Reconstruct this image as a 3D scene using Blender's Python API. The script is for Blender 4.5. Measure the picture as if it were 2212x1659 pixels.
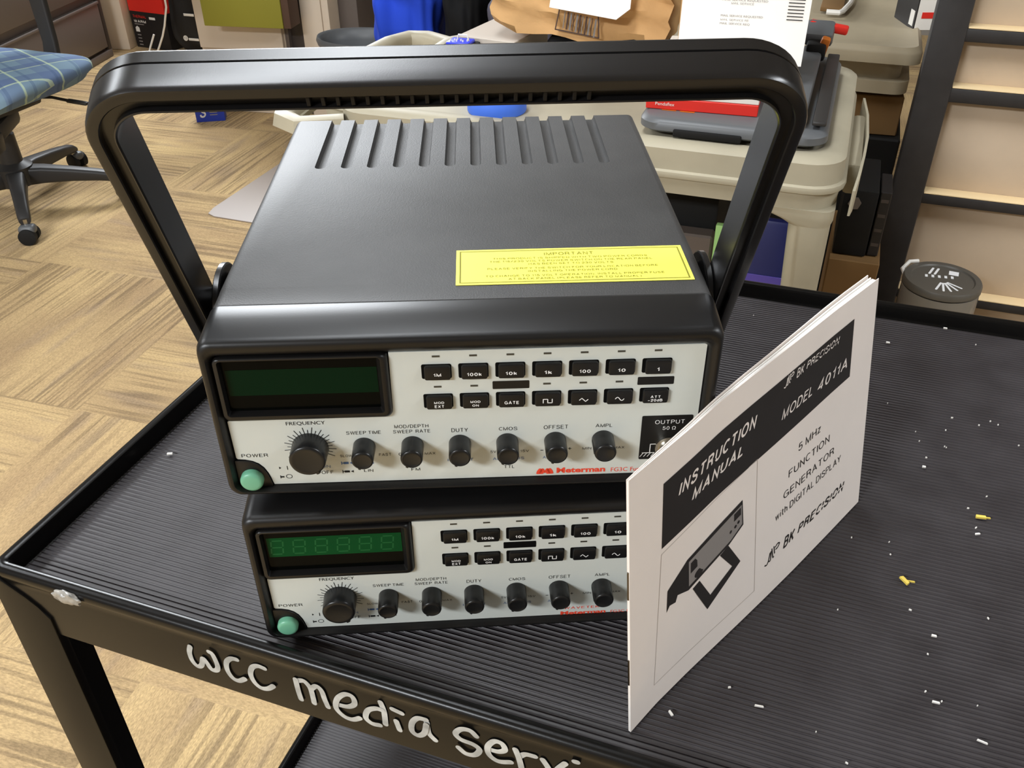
import bpy, bmesh, math, random
from mathutils import Vector, Matrix, Euler
random.seed(7)
for _o in list(bpy.data.objects): bpy.data.objects.remove(_o)
SC = bpy.context.scene
COL = SC.collection
R = math.radians
# ------------------------------------------------------------------ camera
CAMLOC = Vector((0.381937, -0.227032, 1.235324)); F_PX = 1948.263
camd = bpy.data.cameras.new('camera'); cam = bpy.data.objects.new('camera', camd); COL.objects.link(cam)
cam.location = CAMLOC
cam.rotation_euler = Euler((R(55.1012278), R(0.38793873), R(19.3802931)), 'XYZ')
camd.sensor_fit = 'HORIZONTAL'; camd.sensor_width = 36.0; camd.lens = 36.0 * F_PX / 2212.0
camd.clip_start = 0.02; camd.clip_end = 60
SC.camera = cam
# ------------------------------------------------------------------ world, lights, exposure
wd = bpy.data.worlds.new('room_light'); SC.world = wd; wd.use_nodes = True
wd.node_tree.nodes['Background'].inputs[0].default_value = (1.0, 0.95, 0.88, 1)
wd.node_tree.nodes['Background'].inputs[1].default_value = 0.2
def area(name, loc, size, power, col=(0.91, 0.955, 1.0), aim=None):
    l = bpy.data.lights.new(name, 'AREA'); l.shape = 'RECTANGLE'; l.size, l.size_y = size; l.energy = power; l.color = col
    o = bpy.data.objects.new(name, l); o.location = loc
    if aim is not None:
        o.rotation_euler = (Vector(aim) - Vector(loc)).to_track_quat('-Z', 'Y').to_euler()
    COL.objects.link(o); return o
area('ceiling_and_fill_lamp', (-0.27, 0.42, 2.70), (0.34, 1.25), 32)
area('ceiling_and_fill_lamp', (-1.15, -2.75, 2.70), (1.2, 0.6), 225)
area('ceiling_and_fill_lamp', (-2.9, 4.2, 2.30), (1.6, 0.8), 135, aim=(0.2, 0.2, 1.0))  # tilted panel added and aimed to give the lid its sheen
area('ceiling_and_fill_lamp', (2.6, 0.5, 2.70), (0.6, 1.2), 70)  # added fill lamp, placed to brighten the booklet cover
area('ceiling_and_fill_lamp', (-2.0, 0.2, 2.70), (0.6, 1.2), 40)
SC.view_settings.view_transform = 'Standard'; SC.view_settings.look = 'None'
SC.view_settings.exposure = 0.0; SC.view_settings.gamma = 1.0; SC.view_settings.use_curve_mapping = False

# ------------------------------------------------------------------ materials
def lin(c):
    return tuple(((v/255.0)/12.92 if v/255.0 <= 0.04045 else ((v/255.0+0.055)/1.055)**2.4) for v in c)
def mat(name, rgb, rough=0.5, spec=0.5, metal=0.0, bump=0.0, bscale=200.0, var=0.0, vscale=20.0, stretch=(1,1,1), coat=0.0, trans=0.0, rvar=0.0):
    m = bpy.data.materials.new(name); m.use_nodes = True
    nt = m.node_tree; N = nt.nodes; L = nt.links; b = N['Principled BSDF']
    c = lin(rgb)
    b.inputs['Base Color'].default_value = (*c, 1); b.inputs['Roughness'].default_value = rough
    b.inputs['Specular IOR Level'].default_value = spec; b.inputs['Metallic'].default_value = metal
    b.inputs['Coat Weight'].default_value = coat; b.inputs['Transmission Weight'].default_value = trans
    if bump or var or rvar:
        tc = N.new('ShaderNodeTexCoord'); mp = N.new('ShaderNodeMapping'); mp.inputs['Scale'].default_value = stretch
        L.new(tc.outputs['Object'], mp.inputs['Vector'])
    if bump:
        n = N.new('ShaderNodeTexNoise'); n.inputs['Scale'].default_value = bscale; n.inputs['Detail'].default_value = 3
        bp = N.new('ShaderNodeBump'); bp.inputs['Strength'].default_value = bump; bp.inputs['Distance'].default_value = 0.22/bscale
        L.new(mp.outputs[0], n.inputs['Vector']); L.new(n.outputs['Fac'], bp.inputs['Height']); L.new(bp.outputs[0], b.inputs['Normal'])
    if var or rvar:
        n2 = N.new('ShaderNodeTexNoise'); n2.inputs['Scale'].default_value = vscale; n2.inputs['Detail'].default_value = 5
        L.new(mp.outputs[0], n2.inputs['Vector'])
        if var:
            rp = N.new('ShaderNodeValToRGB'); rp.color_ramp.elements[0].position = 0.32; rp.color_ramp.elements[1].position = 0.68
            rp.color_ramp.elements[0].color = (*[v*(1-var) for v in c], 1); rp.color_ramp.elements[1].color = (*[min(1, v*(1+var)) for v in c], 1)
            L.new(n2.outputs['Fac'], rp.inputs['Fac']); L.new(rp.outputs[0], b.inputs['Base Color'])
        if rvar:
            mr = N.new('ShaderNodeMapRange'); mr.inputs['To Min'].default_value = max(0.02, rough-rvar); mr.inputs['To Max'].default_value = rough+rvar
            mr.inputs['From Min'].default_value = 0.3; mr.inputs['From Max'].default_value = 0.7
            L.new(n2.outputs['Fac'], mr.inputs['Value']); L.new(mr.outputs[0], b.inputs['Roughness'])
    return m
M = {}
M['lid'] = mat('textured_black_plastic', (50, 49, 48), 0.52, 0.7, bump=0.6, bscale=1300, var=0.10, vscale=60)
M['bezel'] = mat('satin_black_plastic', (17, 16, 16), 0.38, 0.4, bump=0.05, bscale=900)
M['black'] = mat('black_plastic', (16, 16, 16), 0.38, 0.35)
M['handle'] = mat('worn_black_plastic', (20, 19, 19), 0.27, 0.5, bump=0.14, bscale=2600)
M['handle_in'] = mat('matte_black_plastic', (18, 17, 17), 0.55, 0.3)
M['knob'] = mat('dark_knob_plastic', (25, 25, 25), 0.30, 0.4)
M['button'] = mat('black_button_plastic', (17, 17, 18), 0.40, 0.35)
M['hole'] = mat('dark_recess', (7, 7, 7), 0.7, 0.1)
M['panel'] = mat('silver_grey_panel', (204, 208, 202), 0.5, 0.35)
M['ink'] = mat('black_ink', (28, 28, 28), 0.6, 0.2)
M['blue_ink'] = mat('blue_ink', (70, 100, 150), 0.6, 0.2)
M['red_ink'] = mat('red_ink', (232, 74, 50), 0.6, 0.2)
M['white_ink'] = mat('white_ink', (235, 235, 235), 0.6, 0.2)
M['led'] = mat('dark_indicator', (62, 60, 52), 0.4, 0.5)
M['window'] = mat('black_display_glass', (5, 6, 5), 0.15, 0.06)
M['green_on'] = mat('green_display_filter', (0, 66, 30), 0.2, 0.08)
M['green_dk'] = mat('dim_green_display_filter', (0, 30, 14), 0.2, 0.08)
M['segment'] = mat('unlit_display_segment', (22, 88, 46), 0.3, 0.15)
M['mint'] = mat('mint_green_plastic', (112, 178, 146), 0.38, 0.5)
M['metal'] = mat('nickel_metal', (190, 186, 176), 0.28, 0.5, metal=1.0)
M['yellow'] = mat('yellow_label', (246, 240, 96), 0.5, 0.35)
M['olive_ink'] = mat('olive_label_ink', (132, 128, 42), 0.6, 0.2)
M['rubber'] = mat('black_rubber', (20, 20, 20), 0.7, 0.3)
M['tray'] = mat('ribbed_black_plastic', (48, 44, 46), 0.40, 0.6, var=0.12, vscale=30, rvar=0.05)
M['cart'] = mat('cart_black_plastic', (14, 13, 12), 0.26, 0.22, bump=0.08, bscale=900)
M['chalk'] = mat('silver_marker', (176, 178, 176), 0.5, 0.4, var=0.35, vscale=90)
M['paper'] = mat('white_paper', (236, 226, 218), 0.62, 0.25, var=0.02, vscale=25)
M['page'] = mat('page_paper', (250, 246, 240), 0.7, 0.2)
M['print'] = mat('printed_black', (36, 31, 28), 0.5, 0.3)
M['grey_print'] = mat('printed_grey', (140, 134, 130), 0.6, 0.2)
M['line'] = mat('faint_printed_line', (186, 176, 168), 0.6, 0.2)
M['steel'] = mat('staple_steel', (120, 112, 104), 0.3, 0.5, metal=1.0)

# ------------------------------------------------------------------ object helpers
def setp(o, label=None, cat=None, group=None, kind=None):
    if label: o['label'] = label
    if cat: o['category'] = cat
    if group: o['group'] = group
    if kind: o['kind'] = kind
    return o
def thing(name, label, cat, loc=(0, 0, 0), rz=0.0, group=None):
    o = bpy.data.objects.new(name, None); COL.objects.link(o); o.empty_display_size = 0.05
    o.location = loc; o.rotation_euler = (0, 0, rz)
    return setp(o, label, cat, group)
def rrect(x0, x1, z0, z1, r, n=5):
    r = max(1e-6, min(r, (x1-x0)/2-1e-6, (z1-z0)/2-1e-6)); pts = []
    for cx, cz, a0 in ((x1-r, z0+r, -90), (x1-r, z1-r, 0), (x0+r, z1-r, 90), (x0+r, z0+r, 180)):
        for i in range(n+1):
            a = R(a0+90*i/n); pts.append((cx+r*math.cos(a), cz+r*math.sin(a)))
    return pts
class MB:
    def __init__(s): s.bm = bmesh.new(); s.mats = []
    def mi(s, m):
        if m not in s.mats: s.mats.append(m)
        return s.mats.index(m)
    def faces(s, verts, faces, m):
        i = s.mi(m); vs = [s.bm.verts.new(v) for v in verts]
        for f in faces:
            try:
                fc = s.bm.faces.new([vs[k] for k in f]); fc.material_index = i
            except ValueError: pass
        return vs
    def merge(s, bm2, m):
        i = s.mi(m)
        for f in bm2.faces: f.material_index = i
        me = bpy.data.meshes.new('tmp'); bm2.to_mesh(me); bm2.free(); s.bm.from_mesh(me); bpy.data.meshes.remove(me)
    def box(s, c, d, m, bev=0.0, seg=2, rot=None):
        b = bmesh.new(); bmesh.ops.create_cube(b, size=1.0)
        bmesh.ops.scale(b, vec=d, verts=b.verts)
        if bev > 0: bmesh.ops.bevel(b, geom=list(b.edges), offset=bev, segments=seg, affect='EDGES', profile=0.5)
        if rot is not None: bmesh.ops.rotate(b, cent=(0, 0, 0), matrix=Euler(rot).to_matrix(), verts=b.verts)
        bmesh.ops.translate(b, vec=c, verts=b.verts); s.merge(b, m); return s
    def loft(s, loops, m, cap0=False, cap1=False, closed=True, mcap=None):
        i = s.mi(m); rows = [[s.bm.verts.new(p) for p in lp] for lp in loops]; n = len(loops[0])
        for a, b in zip(rows, rows[1:]):
            for k in range(n if closed else n-1):
                k2 = (k+1) % n
                try:
                    f = s.bm.faces.new((a[k], a[k2], b[k2], b[k])); f.material_index = i
                except ValueError: pass
        for flag, row in ((cap0, rows[0]), (cap1, rows[-1])):
            if flag:
                f = s.bm.faces.new(row); f.material_index = s.mi(mcap or m)
        return s
    def prism(s, poly, h0, h1, m, ax='y', bev=0.0):
        """extrude a 2D outline: ax 'y' -> (x,z) outline between y=h0 and y=h1; 'z' -> (x,y); 'x' -> (y,z)"""
        P = {'y': lambda p, h: (p[0], h, p[1]), 'z': lambda p, h: (p[0], p[1], h), 'x': lambda p, h: (h, p[0], p[1])}[ax]
        b = bmesh.new(); a = [b.verts.new(P(p, h0)) for p in poly]; c = [b.verts.new(P(p, h1)) for p in poly]; n = len(poly)
        b.faces.new(a); b.faces.new(list(reversed(c)))
        for k in range(n): b.faces.new((a[k], c[k], c[(k+1) % n], a[(k+1) % n]))
        bmesh.ops.recalc_face_normals(b, faces=b.faces)
        if bev > 0:
            es = [e for e in b.edges if e.calc_face_angle(0) > R(25)]
            bmesh.ops.bevel(b, geom=es, offset=bev, segments=2, affect='EDGES', profile=0.5)
        s.merge(b, m); return s
    def lathe(s, prof, m, mtx=None, n=32, cap=True):
        """prof: (radius, height) along local z"""
        mtx = mtx or Matrix.Identity(4); loops = []
        for r, h in prof: loops.append([mtx @ Vector((r*math.cos(2*math.pi*k/n), r*math.sin(2*math.pi*k/n), h)) for k in range(n)])
        s.loft(loops, m, cap0=cap, cap1=cap); return s
    def tube(s, pts, r, m, n=8, caps=True, closed=False):
        pts = [Vector(p) for p in pts]; loops = []; N = len(pts); up = Vector((0, 0, 1))
        prev = None
        for i, p in enumerate(pts):
            if closed: t = (pts[(i+1) % N]-pts[i-1]).normalized()
            else: t = (pts[min(i+1, N-1)]-pts[max(i-1, 0)]).normalized()
            if prev is None:
                a = up if abs(t.dot(up)) < 0.9 else Vector((1, 0, 0)); u = t.cross(a).normalized()
            else:
                u = (prev-t*prev.dot(t)).normalized()
            prev = u; w = t.cross(u); rr = r[i] if isinstance(r, (list, tuple)) else r
            loops.append([p+u*rr*math.cos(2*math.pi*k/n)+w*rr*math.sin(2*math.pi*k/n) for k in range(n)])
        if closed: loops.append(loops[0])
        s.loft(loops, m, cap0=caps and not closed, cap1=caps and not closed); return s
    def ribbon(s, pts, w, m, fn, nseg=6, lift=None):
        """flat brush stroke with round ends on a surface; pts 2D, fn maps 2D -> 3D"""
        P = [Vector((p[0], p[1])) for p in pts]; Q = []
        for i in range(len(P)-1):
            p0, p1, p2, p3 = P[max(i-1, 0)], P[i], P[i+1], P[min(i+2, len(P)-1)]
            for k in range(nseg):
                t = k/nseg
                Q.append(0.5*((2*p1)+(p2-p0)*t+(2*p0-5*p1+4*p2-p3)*t*t+(3*p1-p0-3*p2+p3)*t**3))
        Q.append(P[-1]); i = s.mi(m); rows = []
        for k, q in enumerate(Q):
            d = Q[min(k+1, len(Q)-1)]-Q[max(k-1, 0)]; d = d.normalized() if d.length > 1e-9 else Vector((1, 0)); nrm = Vector((-d.y, d.x))*w/2
            lf = (lift*k) if lift is not None else Vector((0, 0, 0)); rows.append((s.bm.verts.new(Vector(fn(*(q+nrm)))+lf), s.bm.verts.new(Vector(fn(*(q-nrm)))+lf)))
        for a, b in zip(rows, rows[1:]):
            f = s.bm.faces.new((a[0], a[1], b[1], b[0])); f.material_index = i
        for q, sgn, e in ((Q[0], -1, 1), (Q[-1], 1, len(Q)-2)):
            d = (q-Q[e]).normalized(); a0 = math.atan2(d.y, d.x)
            lf = (lift*(0 if sgn < 0 else len(Q)-1)) if lift is not None else Vector((0, 0, 0)); vs = [s.bm.verts.new(Vector(fn(q.x+w/2*math.cos(a0+R(-90+180*k/6)), q.y+w/2*math.sin(a0+R(-90+180*k/6))))+lf) for k in range(7)]
            f = s.bm.faces.new(vs); f.material_index = i
        return s
    def poly(s, pts, m, fn):
        """flat polygon, triangulated in 2D then mapped"""
        b = bmesh.new(); f = b.faces.new([b.verts.new((p[0], p[1], 0)) for p in pts]); bmesh.ops.triangulate(b, faces=[f])
        b.verts.index_update(); vs = [fn(v.co.x, v.co.y) for v in b.verts]; fs = [[v.index for v in f.verts] for f in b.faces]
        b.free(); s.faces(vs, fs, m); return s
    def grid(s, x0, x1, y0, y1, nx, ny, m, fn):
        vs = [fn(x0+(x1-x0)*i/nx, y0+(y1-y0)*j/ny) for j in range(ny+1) for i in range(nx+1)]
        fs = [(j*(nx+1)+i, j*(nx+1)+i+1, (j+1)*(nx+1)+i+1, (j+1)*(nx+1)+i) for j in range(ny) for i in range(nx)]
        s.faces(vs, fs, m); return s
    def text(s, body, x0, x1, z0, z1, m, fn, bold=0.0, shear=0.0, slope=0.0, spacing=1.0, cut=None):
        """lettering fitted exactly into the box x0..x1, z0..z1 (2D), then mapped by fn; slope = rise over run"""
        st = stroke_text(body, 0.125 if bold <= 0.0 else (0.155 if bold < 0.025 else 0.205), shear)
        if st is not None:
            allp = [q for sp in st for pr in sp for q in pr]; xa = min(p[0] for p in allp); xb = max(p[0] for p in allp); ya = min(p[1] for p in allp); yb = max(p[1] for p in allp)
            sx = (x1-x0)/(xb-xa); sy = (z1-z0)/(yb-ya); i = s.mi(m); e = (z1-z0)*0.05; xm, zm = (x0+x1)/2, (z0+z1)/2
            o_ = Vector(fn(xm, zm)); nr = (Vector(fn(xm+e, zm))-o_).cross(Vector(fn(xm, zm+e))-o_).normalized()*((Vector(fn(xm, zm+e))-o_).length*0.08)
            for k, sp in enumerate(st):
                rows = []
                for pr in sp:
                    rows.append([s.bm.verts.new(Vector(fn(x0+(q[0]-xa)*sx, z0+(q[1]-ya)*sy+slope*(q[0]-xa)*sx))+nr*(k % 4)) for q in pr])
                for a, b in zip(rows, rows[1:]):
                    f = s.bm.faces.new((a[0], a[1], b[1], b[0])); f.material_index = i
            return s
        vs, fs = glyphs(body, bold, shear, spacing)
        xa = min(v[0] for v in vs); xb = max(v[0] for v in vs); ya = min(v[1] for v in vs); yb = max(v[1] for v in vs)
        sx = (x1-x0)/(xb-xa); sy = (z1-z0)/max(1e-9, (yb-ya))
        out = []
        for v in vs:
            x = x0+(v[0]-xa)*sx; z = z0+(v[1]-ya)*sy+slope*(v[0]-xa)*sx
            out.append(fn(x, z))
        s.faces(out, fs, m); return s
    def build(s, name, parent=None, scale=1.0, smooth=40, loc=None):
        if scale != 1.0: bmesh.ops.scale(s.bm, vec=(scale,)*3, verts=s.bm.verts)
        bmesh.ops.recalc_face_normals(s.bm, faces=s.bm.faces) if getattr(s, 'recalc', True) else None
        me = bpy.data.meshes.new(name); s.bm.to_mesh(me); s.bm.free()
        for m in s.mats: me.materials.append(m)
        if smooth:
            me.polygons.foreach_set('use_smooth', [True]*len(me.polygons)); me.set_sharp_from_angle(angle=R(smooth))
        o = bpy.data.objects.new(name, me); COL.objects.link(o)
        if parent is not None: o.parent = parent
        if loc is not None: o.location = loc
        return o
def _arc(cx, cy, rx, ry, a0, a1, n=10): return [(cx+rx*math.cos(R(a0+(a1-a0)*k/n)), cy+ry*math.sin(R(a0+(a1-a0)*k/n))) for k in range(n+1)]
def _spl(P, n=4):
    Q = []
    for i in range(len(P)-1):
        p0, p1, p2, p3 = P[max(i-1, 0)], P[i], P[i+1], P[min(i+2, len(P)-1)]
        for k in range(n):
            t = k/n; Q.append(tuple(0.5*(2*b+(c-a)*t+(2*a-5*b+4*c-d)*t*t+(3*b-a-3*c+d)*t**3) for a, b, c, d in zip(p0, p1, p2, p3)))
    return Q+[P[-1]]
_S = [(.62, .76), (.54, .93), (.34, 1.0), (.12, .93), (.05, .75), (.16, .60), (.36, .52), (.56, .43), (.65, .27), (.58, .08), (.34, 0), (.10, .07), (.01, .25)]
SF = {'A': (.74, [[(0, 0), (.37, 1), (.74, 0)], [(.13, .33), (.61, .33)]]), 'B': (.64, [[(0, 0), (0, 1), (.34, 1)]+_arc(.36, .77, .22, .23, 90, -90)+[(0, .54)], [(0, .54), (.38, .54)]+_arc(.38, .27, .26, .27, 90, -90)+[(0, 0)]]),
 'C': (.64, [_arc(.38, .5, .38, .5, 48, 312, 18)]), 'D': (.68, [[(0, 0), (0, 1), (.28, 1)]+_arc(.30, .5, .38, .5, 90, -90, 12)+[(0, 0)]]), 'E': (.58, [[(.58, 1), (0, 1), (0, 0), (.60, 0)], [(0, .53), (.54, .53)]]),
 'F': (.54, [[(.56, 1), (0, 1), (0, 0)], [(0, .52), (.48, .52)]]), 'G': (.76, [_arc(.39, .5, .39, .5, 45, 330, 18), [(.42, .46), (.77, .46), (.77, .02)]]), 'H': (.64, [[(0, 0), (0, 1)], [(.64, 0), (.64, 1)], [(0, .53), (.64, .53)]]),
 'I': (.0, [[(0, 0), (0, 1)]]), 'J': (.46, [[(.46, 1), (.46, .26)]+_arc(.23, .24, .23, .24, 0, -180)]), 'K': (.66, [[(0, 0), (0, 1)], [(.62, 1), (0, .36)], [(.22, .58), (.66, 0)]]), 'L': (.52, [[(0, 1), (0, 0), (.52, 0)]]),
 'M': (.80, [[(0, 0), (0, 1), (.40, 0.03), (.80, 1), (.80, 0)]]), 'N': (.64, [[(0, 0), (0, 1), (.64, 0), (.64, 1)]]), 'O': (.80, [_arc(.40, .5, .40, .5, 90, 450, 24)]), 'P': (.60, [[(0, 0), (0, 1), (.34, 1)]+_arc(.36, .74, .25, .26, 90, -90)+[(0, .48)]]),
 'R': (.66, [[(0, 0), (0, 1), (.36, 1)]+_arc(.38, .76, .24, .24, 90, -90)+[(0, .52)], [(.34, .52), (.56, .38), (.60, .12), (.66, 0)]]), 'S': (.66, [_spl(_S)]), 'T': (.66, [[(0, 1), (.66, 1)], [(.33, 1), (.33, 0)]]),
 'U': (.66, [[(0, 1), (0, .32)]+_arc(.33, .33, .33, .33, 180, 360, 12)+[(.66, 1)]]), 'V': (.70, [[(0, 1), (.35, 0), (.70, 1)]]), 'W': (1.04, [[(0, 1), (.26, 0), (.52, 1), (.78, 0), (1.04, 1)]]), 'X': (.66, [[(0, 0), (.66, 1)], [(0, 1), (.66, 0)]]),
 'Y': (.68, [[(0, 1), (.34, .44), (.68, 1)], [(.34, .44), (.34, 0)]]), 'Z': (.60, [[(0, 1), (.60, 1), (0, 0), (.62, 0)]]),
 '0': (.54, [_arc(.27, .5, .27, .5, 90, 450, 22)]), '1': (.26, [[(0, .74), (.20, .82), (.26, 1), (.26, 0)]]), '2': (.54, [_spl([(0, .70), (.06, .92), (.27, 1), (.50, .90), (.53, .70), (.40, .48), (.12, .24), (0, 0)])+[(.54, 0)]]),
 '3': (.54, [_spl([(.01, .76), (.08, .94), (.27, 1), (.47, .92), (.50, .74), (.42, .58), (.22, .53)]), _spl([(.22, .53), (.44, .50), (.54, .30), (.47, .07), (.27, 0), (.06, .06), (0, .26)])]), '4': (.58, [[(.44, 0), (.44, 1), (0, .28), (.58, .28)]]),
 '5': (.54, [[(.50, 1), (.10, 1), (.04, .50)]+_spl([(.04, .50), (.26, .62), (.46, .55), (.54, .32), (.46, .08), (.26, 0), (.06, .06), (0, .22)])]), '6': (.54, [_spl([(.50, .80), (.40, .97), (.26, 1), (.08, .88), (0, .5), (.03, .18), (.14, .02)]), _arc(.28, .31, .26, .31, 0, 360, 18)]),
 '8': (.54, [_arc(.27, .76, .23, .24, 0, 360, 18), _arc(.27, .27, .27, .27, 0, 360, 18)]), '/': (.36, [[(0, -.02), (.36, 1.02)]]), '\u2212': (.56, [[(0, .38), (.56, .38)]]), '-': (.40, [[(0, .38), (.40, .38)]]), '+': (.56, [[(0, .4), (.56, .4)], [(.28, .12), (.28, .68)]]), '.': (.02, [[(0, 0), (.02, 0)]]), ',': (.06, [[(.06, .06), (0, -.14)]]), '(': (.2, [_arc(.4, .4, .4, .7, 130, 230, 8)]), ')': (.2, [_arc(-.2, .4, .4, .7, 50, -50, 8)]),
 '\u03a9': (.74, [[(0, 0), (.22, 0)]+_arc(.37, .56, .36, .44, 242, -62, 18)+[(.52, 0), (.74, 0)]]),
 'k': (.46, [[(0, 0), (0, 1)], [(.42, .70), (0, .28)], [(.15, .42), (.46, 0)]]), 'd': (.48, [[(.48, 1), (.48, 0)], _arc(.24, .34, .24, .35, 0, 360, 16)]), 'z': (.42, [[(0, .70), (.42, .70), (0, 0), (.44, 0)]]), 'w': (.70, [[(0, .70), (.175, 0), (.35, .70), (.525, 0), (.70, .70)]]), 'i': (.0, [[(0, 0), (0, .70)], [(0, .92), (0, 1.0)]]), 't': (.28, [[(.10, .95), (.10, .12), (.18, .0), (.28, .0)], [(0, .70), (.28, .70)]]),
 'h': (.44, [[(0, 0), (0, 1)], [(0, .45)]+_arc(.22, .46, .22, .24, 180, 0, 10)+[(.44, 0)]])}
def stroke_text(body, wt, shear=0.0, gap=0.20):
    """outline quads of a sans lettering: list of strokes, each a strip [(left pt, right pt), ...]; None when a letter is missing"""
    out = []; lines = body.split('\n')
    for li, ln in enumerate(lines):
        x = 0.0
        for chh in ln:
            if chh == ' ': x += 0.34; continue
            if chh not in SF: return None
            w, st = SF[chh]
            for P in st:
                n = len(P); strip = []; closed = n > 3 and abs(P[0][0]-P[-1][0]) < 1e-6 and abs(P[0][1]-P[-1][1]) < 1e-6
                for k in range(n):
                    a = Vector(P[k-1]) if k else (Vector(P[-2]) if closed else None); c = Vector(P[k+1]) if k < n-1 else (Vector(P[1]) if closed else None); p = Vector(P[k])
                    d1 = (p-a).normalized() if a is not None and (p-a).length > 1e-9 else None; d2 = (c-p).normalized() if c is not None and (c-p).length > 1e-9 else None
                    d1 = d1 or d2; d2 = d2 or d1; n1 = Vector((-d1.y, d1.x)); n2 = Vector((-d2.y, d2.x)); m = (n1+n2)
                    m = m.normalized() if m.length > 1e-6 else n1; cs = max(0.38, m.dot(n1)); o = m*(wt/2/cs)
                    strip.append(((p.x+o.x, p.y+o.y), (p.x-o.x, p.y-o.y)))
                out.append([tuple((q[0]+x+shear*q[1], q[1]-li*1.45) for q in pr) for pr in strip])
            x += w+gap+wt
    return out
_gc = {}
def glyphs(body, bold=0.0, shear=0.0, spacing=1.0):
    k = (body, bold, shear, spacing)
    if k not in _gc:
        cu = bpy.data.curves.new('t', 'FONT'); cu.body = body; cu.size = 1.0; cu.offset = bold; cu.shear = shear
        cu.space_character = spacing; cu.resolution_u = 3; cu.space_line = 0.8; cu.align_x = 'CENTER'
        ob = bpy.data.objects.new('t', cu); COL.objects.link(ob)
        me = bpy.data.meshes.new_from_object(ob)
        _gc[k] = ([(v.co.x, v.co.y) for v in me.vertices], [tuple(p.vertices) for p in me.polygons])
        bpy.data.objects.remove(ob); bpy.data.curves.remove(cu); bpy.data.meshes.remove(me)
    return _gc[k]
def boolean_cut(o, cutter):
    md = o.modifiers.new('cut', 'BOOLEAN'); md.operation = 'DIFFERENCE'; md.object = cutter; md.solver = 'EXACT'
    dg = bpy.context.evaluated_depsgraph_get(); dg.update()
    me = bpy.data.meshes.new_from_object(o.evaluated_get(dg)); old = o.data
    o.modifiers.clear(); me.name = old.name; o.data = me; bpy.data.meshes.remove(old)
    cm = cutter.data; bpy.data.objects.remove(cutter); bpy.data.meshes.remove(cm)
    me.polygons.foreach_set('use_smooth', [True]*len(me.polygons)); me.set_sharp_from_angle(angle=R(40))
def dup(o, parent=None):
    c = o.copy(); COL.objects.link(c)
    if parent is not None: c.parent = parent
    for ch in list(o.children): dup(ch, c)
    return c
# the gear was measured in its own millimetres; GS turns those into metres
S = 0.9; GS = 0.0009; ZT = 0.87           # ZT: height of the cart's ribbed tray
def mm(*v): return tuple(v)
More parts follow.
